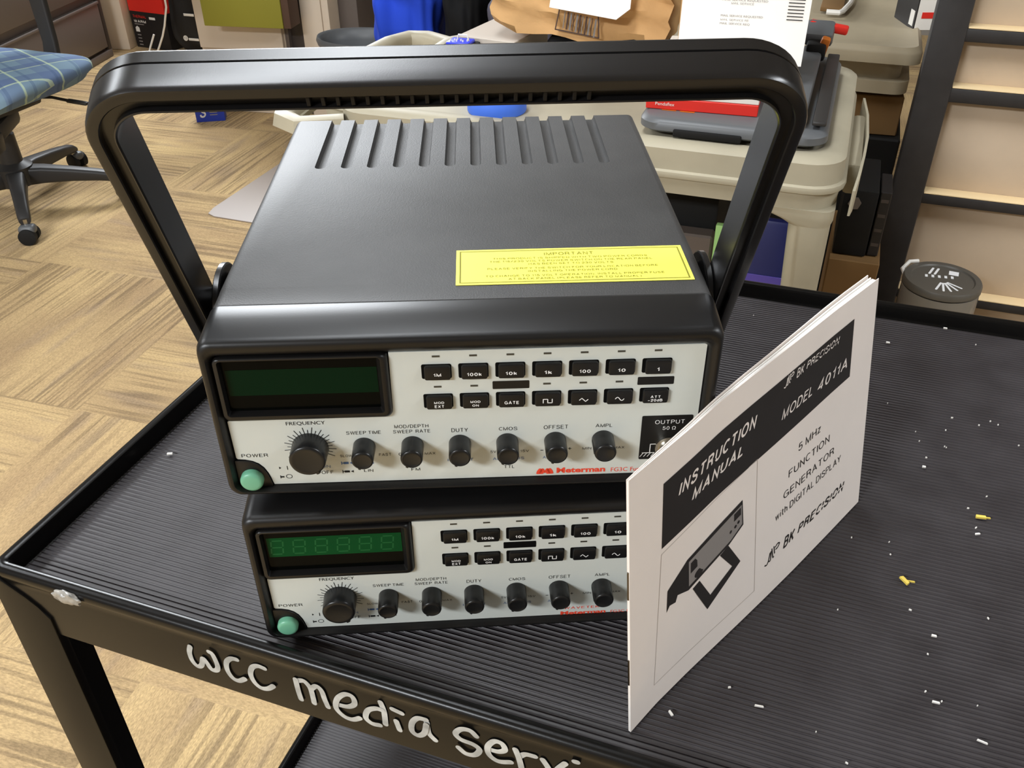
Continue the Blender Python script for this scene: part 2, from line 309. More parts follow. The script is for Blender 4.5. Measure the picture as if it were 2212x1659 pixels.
# ------------------------------------------------------------------ floor: carpet tiles laid quarter-turn
def carpet():
    m = bpy.data.materials.new('carpet_tiles'); m.use_nodes = True; nt = m.node_tree; N = nt.nodes; L = nt.links; b = N['Principled BSDF']
    b.inputs['Roughness'].default_value = 0.95; b.inputs['Specular IOR Level'].default_value = 0.1
    tc = N.new('ShaderNodeTexCoord'); mp = N.new('ShaderNodeMapping'); mp.inputs['Location'].default_value = (1.085, -1.066, 0); mp.inputs['Rotation'].default_value = (0, 0, R(-2.5))
    L.new(tc.outputs['Object'], mp.inputs['Vector'])
    sp = N.new('ShaderNodeSeparateXYZ'); L.new(mp.outputs[0], sp.inputs[0])
    def mth(op, a, c=None, v=None):
        n = N.new('ShaderNodeMath'); n.operation = op
        L.new(a, n.inputs[0]) if not isinstance(a, (int, float)) else setattr(n.inputs[0], 'default_value', a)
        if c is not None: L.new(c, n.inputs[1])
        if v is not None: n.inputs[1].default_value = v
        return n.outputs[0]
    T = 0.6
    ix = mth('FLOOR', mth('DIVIDE', sp.outputs[0], v=T)); iy = mth('FLOOR', mth('DIVIDE', sp.outputs[1], v=T))
    par = mth('MODULO', mth('ABSOLUTE', mth('ADD', ix, iy)), v=2.0)
    def mix(f, a, c):
        n = N.new('ShaderNodeMix'); n.data_type = 'FLOAT'; L.new(f, n.inputs[0]); L.new(a, n.inputs[2]); L.new(c, n.inputs[3]); return n.outputs[0]
    u = mix(par, sp.outputs[1], sp.outputs[0]); v = mix(par, sp.outputs[0], sp.outputs[1])   # u across the stripes, v along
    tid = mth('ADD', mth('MULTIPLY', ix, v=7.31), mth('MULTIPLY', iy, v=3.77))
    def noise(su, sv, det, off, rough=0.5):
        cb = N.new('ShaderNodeCombineXYZ'); L.new(mth('MULTIPLY', u, v=su), cb.inputs[0]); L.new(mth('MULTIPLY', v, v=sv), cb.inputs[1]); L.new(mth('ADD', tid, v=off), cb.inputs[2])
        n = N.new('ShaderNodeTexNoise'); n.inputs['Scale'].default_value = 1.0; n.inputs['Detail'].default_value = det; n.inputs['Roughness'].default_value = rough
        L.new(cb.outputs[0], n.inputs['Vector']); return n.outputs['Fac']
    def ramp(f, p0, p1, c0, c1):
        r = N.new('ShaderNodeValToRGB'); r.color_ramp.elements[0].position = p0; r.color_ramp.elements[1].position = p1
        r.color_ramp.elements[0].color = (*c0, 1); r.color_ramp.elements[1].color = (*c1, 1); L.new(f, r.inputs['Fac']); return r.outputs[0]
    def cmix(f, a, c, t='MIX'):
        n = N.new('ShaderNodeMix'); n.data_type = 'RGBA'; n.blend_type = t
        if isinstance(f, float): n.inputs[0].default_value = f
        else: L.new(f, n.inputs[0])
        L.new(a, n.inputs[6]); L.new(c, n.inputs[7]); return n.outputs[2]
    base = ramp(noise(7, 1.6, 3, 0), 0.28, 0.74, lin((164, 138, 104)), lin((206, 178, 130)))
    thin = ramp(noise(98, 2.6, 2, 11), 0.47, 0.60, (0, 0, 0), (1, 1, 1))            # fine dark yarn lines
    zone = ramp(noise(4.0, 2.4, 2, 23), 0.36, 0.58, (0, 0, 0), (1, 1, 1))
    broad = ramp(noise(22, 3.5, 2, 37), 0.55, 0.72, (0, 0, 0), (1, 1, 1))
    dark = N.new('ShaderNodeRGB'); dark.outputs[0].default_value = (*lin((96, 80, 64)), 1)
    grey = N.new('ShaderNodeRGB'); grey.outputs[0].default_value = (*lin((142, 124, 108)), 1)
    def bw(c):
        n = N.new('ShaderNodeRGBToBW'); L.new(c, n.inputs[0]); return n.outputs[0]
    c1 = cmix(mth('MULTIPLY', bw(broad), v=0.42), base, grey.outputs[0])
    c2 = cmix(mth('MULTIPLY', mth('MULTIPLY', bw(thin), bw(zone)), v=0.5), c1, dark.outputs[0])
    pile = ramp(noise(420, 160, 2, 51), 0.3, 0.7, (0.72, 0.72, 0.72), (1.2, 1.2, 1.2))
    c3 = cmix(0.75, c2, pile, 'MULTIPLY')
    L.new(c3, b.inputs['Base Color'])
    bp = N.new('ShaderNodeBump'); bp.inputs['Strength'].default_value = 0.5; bp.inputs['Distance'].default_value = 0.003
    L.new(noise(420, 200, 3, 5), bp.inputs['Height']); L.new(bp.outputs[0], b.inputs['Normal'])
    return m
RXA, RXB, RYA, RYB, RZ = -4.2, 3.4, -4.2, 5.2, 2.75
M['wall'] = mat('painted_wall', (150, 146, 140), 0.8, 0.2, var=0.03, vscale=3)
M['ceil'] = mat('ceiling_board', (170, 168, 164), 0.9, 0.1, bump=0.2, bscale=120)
def shell(name, c, d, m):
    b = MB(); b.box(c, d, m); o = b.build(name, smooth=0); o['kind'] = 'structure'; return o
XC, YC, XW, YW = (RXA+RXB)/2, (RYA+RYB)/2, RXB-RXA, RYB-RYA
shell('floor', (XC, YC, -0.05), (XW, YW, 0.1), carpet())
shell('ceiling', (XC, YC, RZ+0.05), (XW, YW, 0.1), M['ceil'])
shell('wall_back', (XC, RYB+0.05, RZ/2), (XW, 0.1, RZ), M['wall']); shell('wall_front', (XC, RYA-0.05, RZ/2), (XW, 0.1, RZ), M['wall'])
shell('wall_left', (RXA-0.05, YC, RZ/2), (0.1, YW, RZ), M['wall']); shell('wall_right', (RXB+0.05, YC, RZ/2), (0.1, YW, RZ), M['wall'])

# ------------------------------------------------------------------ the black two-shelf cart
CL, CW = 1.02, 0.457        # length (x), width (y)
PITCH = 0.00309
cart = thing('utility_cart', 'black ribbed plastic two-shelf cart with silver handwriting on its front edge', 'cart')
def shelf(z, lip, apron, y1=CW):
    b = MB()
    # ribbed deck
    prof = []; y = 0.0118; e = 0.007
    while y < y1-e-PITCH:
        for k, h in ((0.0, 0), (0.64, 0), (0.67, 0.0001), (0.71, 0.00052), (0.75, 0.00076), (0.80, 0.00082), (0.85, 0.00076), (0.89, 0.00052), (0.93, 0.0001), (0.96, 0)): prof.append((y+PITCH*k, -0.0008+h))
        y += PITCH
    prof.append((y1-e+0.001, -0.0008))
    b.loft([[(0.0065, p[0], z+p[1]) for p in prof], [(CL-0.0065, p[0], z+p[1]) for p in prof]], M['tray'], closed=False)
    dk = b; dk.recalc = False
    for f in dk.bm.faces:
        f.normal_update()
        if f.normal.z < 0: f.normal_flip()
    # rolled rim and apron as one lofted ring: from deck up over the lip and down outside
    def ring(d, zz, r):
        r = max(0.003, 0.009-d)
        return [(px, py, zz) for px, py in rrect(d, CL-d, d, y1-d, r, 6)]
    loops = [ring(0.0105, z-0.0012, 0.012), ring(0.0085, z-0.0002, 0.014), ring(0.0078, z+0.002, 0.015), ring(0.0074, z+lip-0.003, 0.016), ring(0.0066, z+lip-0.001, 0.017), ring(0.005, z+lip-0.0001, 0.018), ring(0.0035, z+lip, 0.02),
             ring(0.0015, z+lip-0.0008, 0.021), ring(0.0002, z+lip-0.0025, 0.022), ring(0.0, z+lip-0.005, 0.022), ring(0.0006, z+lip-0.0075, 0.022), ring(0.0012, z+lip-0.009, 0.022), ring(0.0008, z+lip-0.011, 0.022), ring(0.0008, z-apron, 0.022), ring(0.004, z-apron-0.001, 0.02), ring(0.0045, z-apron+0.012, 0.02)]
    c = MB(); c.loft(loops, M['cart'])
    under = [(px, py, z-0.004) for px, py in rrect(0.0045, CL-0.0045, 0.0045, y1-0.0045, 0.02, 6)]
    c.bm.faces.new([c.bm.verts.new(p) for p in under])
    return b, c
for nm, z, lp, ap in (('top_shelf', ZT-0.0012, 0.0120, 0.0315), ('lower_shelf', 0.430, 0.014, 0.036)):
    b, c = shelf(z, lp, ap)
    o = c.build(nm, cart, smooth=35)
    d = b.build('ribbed_deck', o, smooth=70)
# corner posts: angle section, a flange along the front and one running back
for cx, sx in ((0.0, 1), (CL, -1)):
    for cy, sy in ((0.0, 1), (CW, -1)):
        b = MB(); t = 0.0035; w1, w2 = 0.0335, 0.0365; y0 = cy+sy*0.0016; x0 = cx-sx*0.0005
        # front flange runs up behind the rim with a curved head, side flange runs back
        fp = [(x0, 0.105), (x0+sx*w1, 0.105), (x0+sx*w1, 0.8505), (x0+sx*0.028, 0.858), (x0+sx*0.0215, 0.8635), (x0+sx*0.014, 0.8685), (x0+sx*0.006, 0.8735), (x0, 0.876)]
        ya, yb = sorted((y0-sy*0.0022, y0+sy*t)); b.prism(fp, ya, yb, M['cart'], 'y', 0.0007)
        ya, yb = sorted((y0+sy*t, y0+sy*w2)); b.prism([(x0, ya), (x0+sx*t, ya), (x0+sx*t, yb), (x0, yb)], 0.105, ZT-0.036, M['cart'], 'z', 0.0)
        lg = b.build('corner_post', cart, smooth=30)
        w = MB(); w.lathe([(0.004, 0.100), (0.004, 0.135)], M['steel'], Matrix.Translation((cx+sx*0.022, cy+sy*0.022, 0)), 12)
        w.box((cx+sx*0.022, cy+sy*0.022, 0.085), (0.03, 0.012, 0.05), M['steel'], 0.003)
        mt = Matrix.Translation((cx+sx*0.022, cy+sy*0.022, 0.05)) @ Matrix.Rotation(R(90), 4, 'Y')
        w.lathe([(0.03, -0.014), (0.05, -0.014), (0.05, 0.014), (0.03, 0.014)], M['rubber'], mt, 28)
        w.build('caster', cart)
# handwriting in silver marker on the front apron (2D = x, z on the apron face)
def on_apron(x, z): return (x, 0.0003, z)
HW = [[(0.1259, 0.8649), (0.1243, 0.8596), (0.1246, 0.8533), (0.1271, 0.8501), (0.1301, 0.8524), (0.1323, 0.8585), (0.1339, 0.8567), (0.136, 0.8517), (0.1394, 0.8526), (0.1408, 0.8569), (0.1398, 0.8649), (0.138, 0.8665)], [(0.1539, 0.8666), (0.1503, 0.8659), (0.147, 0.8616), (0.1463, 0.855), (0.1484, 0.85), (0.1519, 0.8494), (0.1561, 0.8528)], [(0.1696, 0.866), (0.1658, 0.8665), (0.1623, 0.8639), (0.1603, 0.8578), (0.1615, 0.8519), (0.1648, 0.8491), (0.169, 0.8504), (0.1728, 0.8542)], [(0.1872, 0.8654), (0.1874, 0.8568), (0.188, 0.8503)], [(0.188, 0.8646), (0.1918, 0.866), (0.1947, 0.8622), (0.1953, 0.8561), (0.1954, 0.8505)], [(0.1954, 0.8618), (0.1986, 0.8653), (0.2012, 0.863), (0.2022, 0.8565), (0.2033, 0.8513)], [(0.2096, 0.8553), (0.2149, 0.8564), (0.2188, 0.8605), (0.2182, 0.8658), (0.2142, 0.866), (0.2096, 0.8605), (0.2079, 0.8527), (0.2114, 0.8479), (0.2162, 0.8473), (0.2207, 0.8506)], [(0.2339, 0.8624), (0.2304, 0.8624), (0.2259, 0.8589), (0.2241, 0.8524), (0.2271, 0.8493), (0.2315, 0.85)], [(0.2333, 0.8681), (0.2346, 0.8616), (0.2345, 0.8517)], [(0.2407, 0.8572), (0.242, 0.8508)], [(0.2393, 0.8657), (0.2441, 0.8646)], [(0.2567, 0.8658), (0.2524, 0.8651), (0.2493, 0.8602), (0.2488, 0.8536), (0.2519, 0.8516), (0.2554, 0.8554), (0.2568, 0.8624)], [(0.2569, 0.8638), (0.2575, 0.8557), (0.2606, 0.8516)], [(0.2819, 0.8652), (0.279, 0.8682), (0.2745, 0.8673), (0.2716, 0.8626), (0.2742, 0.8594), (0.2804, 0.8586), (0.2834, 0.8559), (0.281, 0.8509), (0.2765, 0.8496), (0.2728, 0.8527)], [(0.2879, 0.8579), (0.2927, 0.8585), (0.2958, 0.8615), (0.2945, 0.8657), (0.2907, 0.8658), (0.2875, 0.8601), (0.2882, 0.8541), (0.2926, 0.8514), (0.2988, 0.8539)], [(0.301, 0.8645), (0.3027, 0.8587), (0.3041, 0.851)], [(0.3031, 0.86), (0.3057, 0.863), (0.3103, 0.8637)], [(0.3141, 0.8632), (0.3168, 0.8583), (0.3187, 0.8523)], [(0.3187, 0.8523), (0.321, 0.8591), (0.3245, 0.8656)], [(0.3292, 0.8614), (0.3307, 0.8552)], [(0.3288, 0.8691), (0.3299, 0.8693)]]
b = MB()
for i_, st in enumerate(HW): b.ribbon([(p[0], p[1]) for p in st], 0.0031, M['chalk'], lambda x, z: (x, 0.0003-0.0002*(i_ % 2), z), 6, Vector((0, -1e-5, 0)))
b.recalc = False
o = b.build('handwritten_lettering', cart, smooth=0); o['label'] = 'silver marker handwriting'
# dried clear tape scrap on the front lip
b = MB(); rnd = random.Random(3); n = 18
bmx = bmesh.new(); bmesh.ops.create_icosphere(bmx, subdivisions=3, radius=1.0)
for v in bmx.verts:
    k = 1+0.22*math.sin(7*v.co.x+3*v.co.z)*math.cos(5*v.co.z+2*v.co.y)
    v.co = Vector((v.co.x*0.0085*k, v.co.y*0.0022*k, v.co.z*0.0045*k))
b.merge(bmx, mat('cloudy_tape', (150, 146, 138), 0.22, 0.6, var=0.25, vscale=300))
o = b.build('tape_scrap', loc=(0.0532, -0.001, 0.8761)); setp(o, 'crumpled clear tape scrap stuck to the black cart front rim', 'tape scrap')
# ------------------------------------------------------------------ the two bench instruments (local mm, scaled by GS)
def RR(x0, x1, z0, z1, r, y, n=5): return [(p[0], y, p[1]) for p in rrect(x0, x1, z0, z1, r, n)]
def face(x, z): return (x, -0.12, z)                       # printing on the front panel
LEDX = [111.2+16.93*i for i in range(7)]
def case_mesh():
    b = MB()
    L = [RR(7.5, 241.5, 7.5, 96.2, 4, 26.2), RR(6.4, 242.6, 6.5, 97.3, 5, 26.9), RR(6.4, 242.6, 6.5, 97.35, 5, 28), RR(6.4, 242.6, 6.5, 97.75, 5, 41.6), RR(6.4, 242.6, 6.5, 98.0, 5, 42.2),
         RR(6.4, 243.2, 6.5, 98.0, 5, 282.5), RR(7.2, 242.4, 7.2, 97.2, 5, 284), RR(9, 240.6, 9, 95, 5, 284.6)]
    b.loft(L, M['lid'], True, True)
    o = b.build('case', None, smooth=30)
    c = MB()
    for i in range(12):
        x = 35.0+16.05*i; pts = []
        for k in range(13): a = R(180+180*k/12); pts.append((x+3.4*math.cos(a), 196+3.4*math.sin(a)))
        pts += [(x+3.4, 290), (x-3.4, 290)]
        c.loft([[(x+(px-x)*0.72, 196+(py-196)*0.85 if py < 200 else py, 94.3) for px, py in pts], [(x+(px-x)*0.95, py, 96.2) for px, py in pts], [(px, py, 98.6) for px, py in pts]], M['lid'], True, True)
    k = c.build('cutter', None, smooth=0)
    boolean_cut(o, k)
    me = o.data
    for v in me.vertices: v.co *= GS
    return o
def bezel_mesh():
    b = MB(); B = M['bezel']
    L = [RR(6.2, 242.8, 6.4, 97.3, 5, 26.0), RR(5.6, 243.0, 6.2, 97.6, 5.5, 25.2), RR(5.4, 242.6, 6.2, 97.2, 6, 14), RR(5.4, 241.9, 6.3, 96.2, 6, 0), RR(5.8, 241.4, 6.6, 95.4, 6, -2.4), RR(6.6, 240.6, 7.2, 94.4, 6, -3.6), RR(7.8, 239.4, 8.0, 93.0, 5.5, -4.0),
         RR(8.8, 238.6, 8.6, 91.0, 5, -3.8), RR(9.8, 236.8, 9.3, 88.4, 4, -2.2), RR(10.6, 235.6, 9.9, 86.6, 3, -0.2), RR(10.9, 235.3, 10.0, 86.3, 3, 1.2)]
    b.loft(L, B, False, True, mcap=M['hole'])
    # black corner behind the power switch
    arc = [(27.0, 9.6), (26.7, 11.5), (26.1, 14.4), (25.2, 17.6), (23.7, 20.9), (21.6, 23.4), (18.9, 25.1), (15.5, 26.1), (10.6, 26.4), (10.6, 9.6)]
    b.prism(arc, 1.0, -0.9, B, 'y', 0.35)
    return b
def panel_mesh(upper):
    b = MB(); P = M['panel']; I = M['ink']
    arc = [(27.4, 10.3), (27.0, 11.8), (26.5, 14.6), (25.6, 17.8), (24.1, 21.2), (21.9, 23.8), (19.1, 25.5), (15.6, 26.5), (12.2, 26.8), (11.6, 27.6)]
    pts = [(235.0, 85.6), (234.0, 86.0), (90.0, 86.0), (89.6, 54.5), (88.6, 51.6), (86.2, 50.4), (11.8, 50.0), (11.4, 49.4)]+list(reversed(arc))+[(234.2, 10.3), (235.1, 11.4)]
    b.prism(pts, 1.1, 0.0, P, 'y', 0.0)
    def t(s, x0, x1, zc, h, m=I, bold=0.0, shear=0.0): b.text(s, x0, x1, zc-h/2, zc+h/2, m, face, bold, shear)
    H = 2.35
    t('FREQUENCY', 38.4, 56.8, 47.4, H); t('SWEEP TIME', 66.1, 82.6, 40.9, H); t('MOD/DEPTH', 89.3, 105.5, 43.9, H); t('SWEEP  RATE', 88.5, 106.2, 40.8, H)
    t('POWER', 14.3, 27.0, 28.9, 2.4); t('DUTY', 116.4, 124.3, 40.7, H); t('CMOS', 139.2, 148.0, 40.7, H); t('OFFSET', 160.8, 172.5, 40.8, H); t('AMPL', 185.9, 194.0, 40.9, H)
    h = 1.75
    t('SLOW', 61.6, 67.6, 26.9, h); t('FAST', 80.6, 86.4, 27.1, h); t('0', 90.1, 91.4, 26.9, h); t('MAX', 102.8, 108.0, 26.9, h); t('5V', 134.9, 137.7, 26.6, h); t('15V', 149.5, 153.8, 26.6, h)
    t('MIN', 180.0, 184.4, 27.0, h); t('MAX', 195.6, 200.7, 27.0, h); t('OFF', 51.4, 57.2, 16.9, 2.1); t('LIN', 72.3, 76.8, 17.2, 2.0); t('FM', 95.6, 99.9, 17.1, 2.0); t('TTL', 141.5, 146.5, 16.9, 2.0)
    t('+', 173.0, 174.6, 27.2, 1.5); b.poly([(159.4, 26.5), (160.8, 26.5), (160.8, 26.9), (159.4, 26.9)], I, face)
    u = M['blue_ink']
    t('ON', 51.6, 56.2, 20.6, 2.0, u); t('LOG', 71.4, 77.5, 22.3, 2.0, u); t('INVERT', 113.8, 126.4, 22.3, 1.9, u); t('ADJ  CMOS', 136.0, 151.4, 22.2, 1.9, u); t('ADJ', 160.6, 165.4, 22.2, 1.9, u)
    # pull / push marks beside the sweep knob and the power switch
    for z, m in ((22.4, u), (17.0, I)):
        b.poly([(61.7, z-1.0), (62.1, z-1.0), (62.1, z+1.0), (61.7, z+1.0)], m, face); b.poly([(62.1, z-0.25), (62.8, z-0.25), (62.8, z+0.25), (62.1, z+0.25)], m, face)
        b.poly([(62.8, z-0.65), (65.3, z-0.65), (65.3, z+0.65), (62.8, z+0.65)], m, face); b.poly([(65.8, z), (67.2, z-0.8), (67.2, z+0.8)], m, face)
    b.poly([(31.2, 19.8), (32.1, 20.6), (31.2, 21.4)], I, face); b.poly([(35.0, 19.3), (35.35, 19.3), (35.35, 21.7), (35.0, 21.7)], I, face)
    b.poly([(30.9, 13.9), (31.3, 13.9), (31.3, 15.8), (30.9, 15.8)], I, face); b.poly([(31.3, 14.4), (32.9, 14.4), (32.9, 15.3), (31.3, 15.3)], I, face)
    b.tube([(35.3+1.45*math.cos(R(a)), -0.03, 15.0+1.2*math.sin(R(a))) for a in range(0, 360, 20)], 0.17, I, 4, closed=True)
    # dial scale round the frequency knob
    for k in range(23):
        a = R(206-k*232/22); big = k % 2 == 0; r0, r1 = (8.4, 12.5) if big else (8.8, 10.9); w = 0.17
        c, s_ = math.cos(a), math.sin(a); q = [(r0, -w), (r1, -w), (r1, w), (r0, w)]
        b.poly([(48.0+x*c-y*s_, 32.6+x*s_+y*c) for x, y in q], I, face)
    # indicator windows printed above GATE and ATT stay separate parts; output block
    b.prism(rrect(208.2, 232.9, 19.1, 45.8, 0.7), 0.4, -0.25, M['black'], 'y', 0.0)
    of = lambda x, z: (x, -0.4, z)
    b.text('OUTPUT', 214.6, 228.9, 40.9, 43.3, M['white_ink'], of); b.text('50 \u03a9', 218.6, 225.0, 37.3, 39.4, M['white_ink'], of)
    for q in ([(209.6, 23.0), (215.9, 23.0), (215.9, 23.4), (209.6, 23.4)], [(213.2, 23.0), (213.6, 23.0), (213.6, 28.8), (213.2, 28.8)], [(213.2, 28.4), (216.6, 28.4), (216.6, 28.8), (213.2, 28.8)]): b.poly(q, M['white_ink'], of)
    for x in (210.0, 211.8, 213.6, 215.4): b.poly([(x, 23.0), (x+0.35, 23.0), (x-1.1, 20.8), (x-1.45, 20.8)], M['white_ink'], of)
    r = M['red_ink']
    if upper:
        t('Meterman', 167.6, 192.0, 13.45, 3.5, r, 0.035); t('FG3C Function Generator', 194.8, 233.6, 12.9, 2.6, r, 0.0)
        # red double-arch emblem with a small wave between the arches
        for cx, sg in ((159.3, 1), (164.2, -1)):
            b.poly([(cx-1.9, 11.7), (cx-1.2, 11.4), (cx+1.2, 11.4), (cx+1.9, 11.7), (cx+1.5, 13.4), (cx+0.4, 15.0), (cx-0.4, 15.0), (cx-1.5, 13.4)], r, face)
        b.ribbon([(159.4, 12.2), (160.6, 14.6), (161.75, 12.4), (162.9, 14.6), (164.1, 12.2)], 1.0, r, face)
    else:
        t('WAVETEK', 169.8, 189.6, 15.5, 2.2, r, 0.02); t('Meterman', 167.9, 193.3, 11.5, 2.7, r, 0.035)
        t('FG3C Function Generator', 196.1, 232.8, 11.0, 2.0, r, 0.0)
    b.recalc = False
    return b
def fix_panel(b):
    # the plate's own faces must look outward; printing faces the reader either way
    b.bm.normal_update()
    for f in b.bm.faces:
        if abs(f.normal.y) > 0.9 and f.calc_center_median().y < 0.05 and f.normal.y > 0: f.normal_flip()
    return b
def make_gen(name, upper, label, loc, rz):
    g = thing(name, label, 'function generator', loc, rz)
    cs = case_mesh(); cs.parent = g
    bz = bezel_mesh().build('front_bezel', g, GS)
    pn = fix_panel(panel_mesh(upper)).build('front_panel', g, GS, smooth=0); pn['label'] = 'light grey control panel'
    # display housing and window
    b = MB(); B = M['bezel']
    L = [RR(10.9, 89.7, 50.3, 86.6, 3, 1.0), RR(11.0, 89.2, 51.0, 86.5, 3.2, -1.4), RR(11.4, 88.2, 52.0, 86.3, 3.0, -2.6), RR(12.2, 87.4, 53.0, 85.9, 2.6, -3.0), RR(13.3, 86.2, 54.4, 85.2, 1.6, -3.0), RR(13.8, 84.2, 55.4, 84.2, 0.6, 0.4), RR(13.8, 84.0, 55.5, 84.0, 0.5, 1.2)]
    b.loft(L, B, False, True, mcap=M['hole']); dh = b.build('display_housing', g, GS)
    b = MB(); b.prism(rrect(13.8, 84.1, 55.4, 84.1, 0.5), 1.1, 0.6, M['window'])
    gm = M['green_dk'] if upper else M['green_on']; df = lambda x, z: (x, 0.52, z)
    z0, z1 = (64.0, 78.2) if upper else (65.2, 78.6)
    b.poly([(15.2, z0), (83.9, z0), (83.9, z1), (15.2, z1)], gm, df)
    if not upper:
        dg = lambda x, z: (x, 0.49, z)
        for i in range(6):
            xo = 17.0+11.3*i; w, hh, zc, sw = 6.0, 9.4, 71.9, 0.75
            X = lambda x, z: (xo+x+0.10*(z-zc), z)
            for z in (zc-hh/2, zc, zc+hh/2): b.poly([X(0.5, z-sw/2), X(w-0.5, z-sw/2), X(w-0.5, z+sw/2), X(0.5, z+sw/2)], M['segment'], dg)
            for x in (0, w):
                for za, zb in ((zc-hh/2+0.6, zc-0.6), (zc+0.6, zc+hh/2-0.6)): b.poly([X(x-sw/2, za), X(x+sw/2, za), X(x+sw/2, zb), X(x-sw/2, zb)], M['segment'], dg)
    b.recalc = False; fix = b; fix.bm.normal_update()
    wn = b.build('display_window', dh, GS, smooth=0); wn['label'] = 'dark green numeric display window'
    # buttons: two rows of seven
    cap1 = ['1M', '100k', '10k', '1k', '100', '10', '1']; cap2 = ['MOD\nEXT', 'MOD\nON', 'GATE', '#sq', '#tri', '#sin', 'ATT\n\u221220dB']
    for row, (caps, zt) in enumerate(((cap1, 79.0), (cap2, 62.4))):
        for i, cp in enumerate(caps):
            x = LEDX[i]; b = MB(); zc = zt-4.0
            b.prism(rrect(x-6.95, x+6.85, zc-4.0, zc+4.0, 0.9), 0.6, -0.12, M['hole'])
            b.prism(rrect(x-5.6, x+6.35, zc-3.75, zc+3.75, 1.0), 0.4, -2.1, M['button'], 'y', 0.5)
            bf = lambda px, pz: (px, -2.16, pz); W = M['white_ink']; xc = x+0.35
            if cp == '#sq': b.ribbon([(xc-2.1, zc-1.6), (xc-2.1, zc+0.5)], 0.42, W, bf); b.ribbon([(xc-2.1, zc+0.5), (xc, zc+0.5)], 0.42, W, bf); b.ribbon([(xc, zc+0.5), (xc, zc-1.6)], 0.42, W, bf); b.ribbon([(xc, zc-1.6), (xc+2.1, zc-1.6)], 0.42, W, bf); b.ribbon([(xc+2.1, zc-1.6), (xc+2.1, zc+0.5)], 0.42, W, bf)
            elif cp == '#tri': b.ribbon([(xc-2.0, zc-0.6), (xc-0.9, zc+0.5)], 0.4, W, bf); b.ribbon([(xc-0.9, zc+0.5), (xc+0.9, zc-1.4)], 0.4, W, bf); b.ribbon([(xc+0.9, zc-1.4), (xc+2.0, zc-0.3)], 0.4, W, bf)
            elif cp == '#sin': b.ribbon([(xc+k*0.2, zc-0.5+0.95*math.sin(-k*0.2*1.55)*-1*-1 if False else zc-0.5-0.95*math.sin(k*0.2*1.55)) for k in range(-10, 11)], 0.4, W, bf, 1)
            elif '\n' in cp:
                a, c = cp.split('\n'); wa = 1.55*len(a)*1.0; wc = 1.25*len(c)
                b.text(a, xc-2.35, xc+2.35, zc-0.55, zc+1.05, W, bf, 0.03); b.text(c, xc-wc/2-0.3, xc+wc/2+0.3, zc-2.7, zc-1.1, W, bf, 0.03)
            else:
                hw = {1: 0.55, 2: 1.75, 3: 2.6, 4: 3.35}[len(cp)]
                b.text(cp, xc-hw, xc+hw, zc-1.75, zc+0.3, W, bf, 0.035)
            b.recalc = False
            o = b.build('push_button', g, GS, smooth=35)
    # little dark indicators over the buttons, two long bars
    for row, z in ((0, 83.2), (1, 66.4)):
        for i in range(7):
            b = MB(); x = LEDX[i]
            if row == 1 and i in (2, 6): b.prism(rrect(x-8.4, x+8.7, z-2.2, z+2.2, 0.5), 0.3, -0.16, M['hole'] if not upper else M['black'])
            else: b.prism(rrect(x-1.75, x+1.75, z-0.48, z+0.48, 0.1), 0.3, -0.14, M['led'])
            b.build('indicator', g, GS, smooth=0)
    # knobs
    def knob(x, z, r, Ln, ptr):
        b = MB(); mt = Matrix.Translation((x, 0, z)) @ Matrix.Rotation(R(90), 4, 'X')
        b.lathe([(r*0.8, 0.0), (r, 0.05), (r*0.985, Ln*0.5), (r*0.97, Ln-1.0), (r*0.93, Ln-0.4), (r*0.86, Ln-0.1), (r*0.78, Ln), (r*0.70, Ln-0.25), (0.02, Ln-0.25)], M['knob'], mt, 40)
        a = R(ptr); dx, dz = math.cos(a), math.sin(a)
        b.box((x+dx*r*0.93, -Ln*0.55, z+dz*r*0.93), (r*0.22, Ln*0.86, r*0.26), M['knob'], r*0.06, 2, (0, -a, 0))
        b.build('knob', g, GS)
    knob(48.0, 32.6, 8.9, 10.8, -60)
    for x, a in ((74.0, -110), (97.3, -118), (120.2, -112), (143.2, -120), (166.5, -112), (189.8, 175)): knob(x, 32.4, 5.45, 11.6, a)
    b = MB(); mt = Matrix.Translation((17.7, -0.9, 15.4)) @ Matrix.Rotation(R(90), 4, 'X')
    b.lathe([(5.6, -1), (5.6, 2.6), (5.35, 3.3), (4.7, 3.9), (3.6, 4.15), (0.02, 4.25)], M['mint'], mt, 36)
    o = b.build('power_button', g, GS); o['label'] = 'mint green power button'
    # bayonet output socket
    b = MB(); mt = Matrix.Translation((222.2, -0.25, 26.8)) @ Matrix.Rotation(R(90), 4, 'X')
    b.lathe([(6.6, 0), (6.6, 1.6), (5.2, 1.8), (5.2, 5.0), (4.9, 5.2), (4.9, 12.4), (4.5, 12.8), (4.0, 12.8), (4.0, 5.0), (0.02, 5.0)], M['metal'], mt, 32)
    b.box((222.2-5.2, -9.5, 26.8), (1.6, 1.8, 1.8), M['metal'], 0.4); b.box((222.2+5.2, -9.5, 26.8), (1.6, 1.8, 1.8), M['metal'], 0.4)
    b.build('output_socket', g, GS)
    for x in (26, 222):
        for y in (26, 262):
            b = MB(); b.lathe([(7.5, 7.2), (7.0, 0.0 if not upper else -1.42), (6.2, -0.02 if not upper else -1.45)], M['rubber'], Matrix.Translation((x, y, 0)), 24)
            b.build('foot', g, GS)
    return g
UPLOC = (S*0.17338649, S*0.0175794, ZT+S*0.09944585); UPRZ = R(21.700005)
LOLOC = (S*0.17948578, S*0.01247641, ZT); LORZ = R(22.791321)
gu = make_gen('function_generator', True, 'upper function generator with raised carrying handle and yellow label on its lid', UPLOC, UPRZ)
gl = make_gen('function_generator', False, 'lower function generator standing on the black cart, its green display digits faintly showing', LOLOC, LORZ)
gu['group'] = gl['group'] = 'stacked bench function generators'
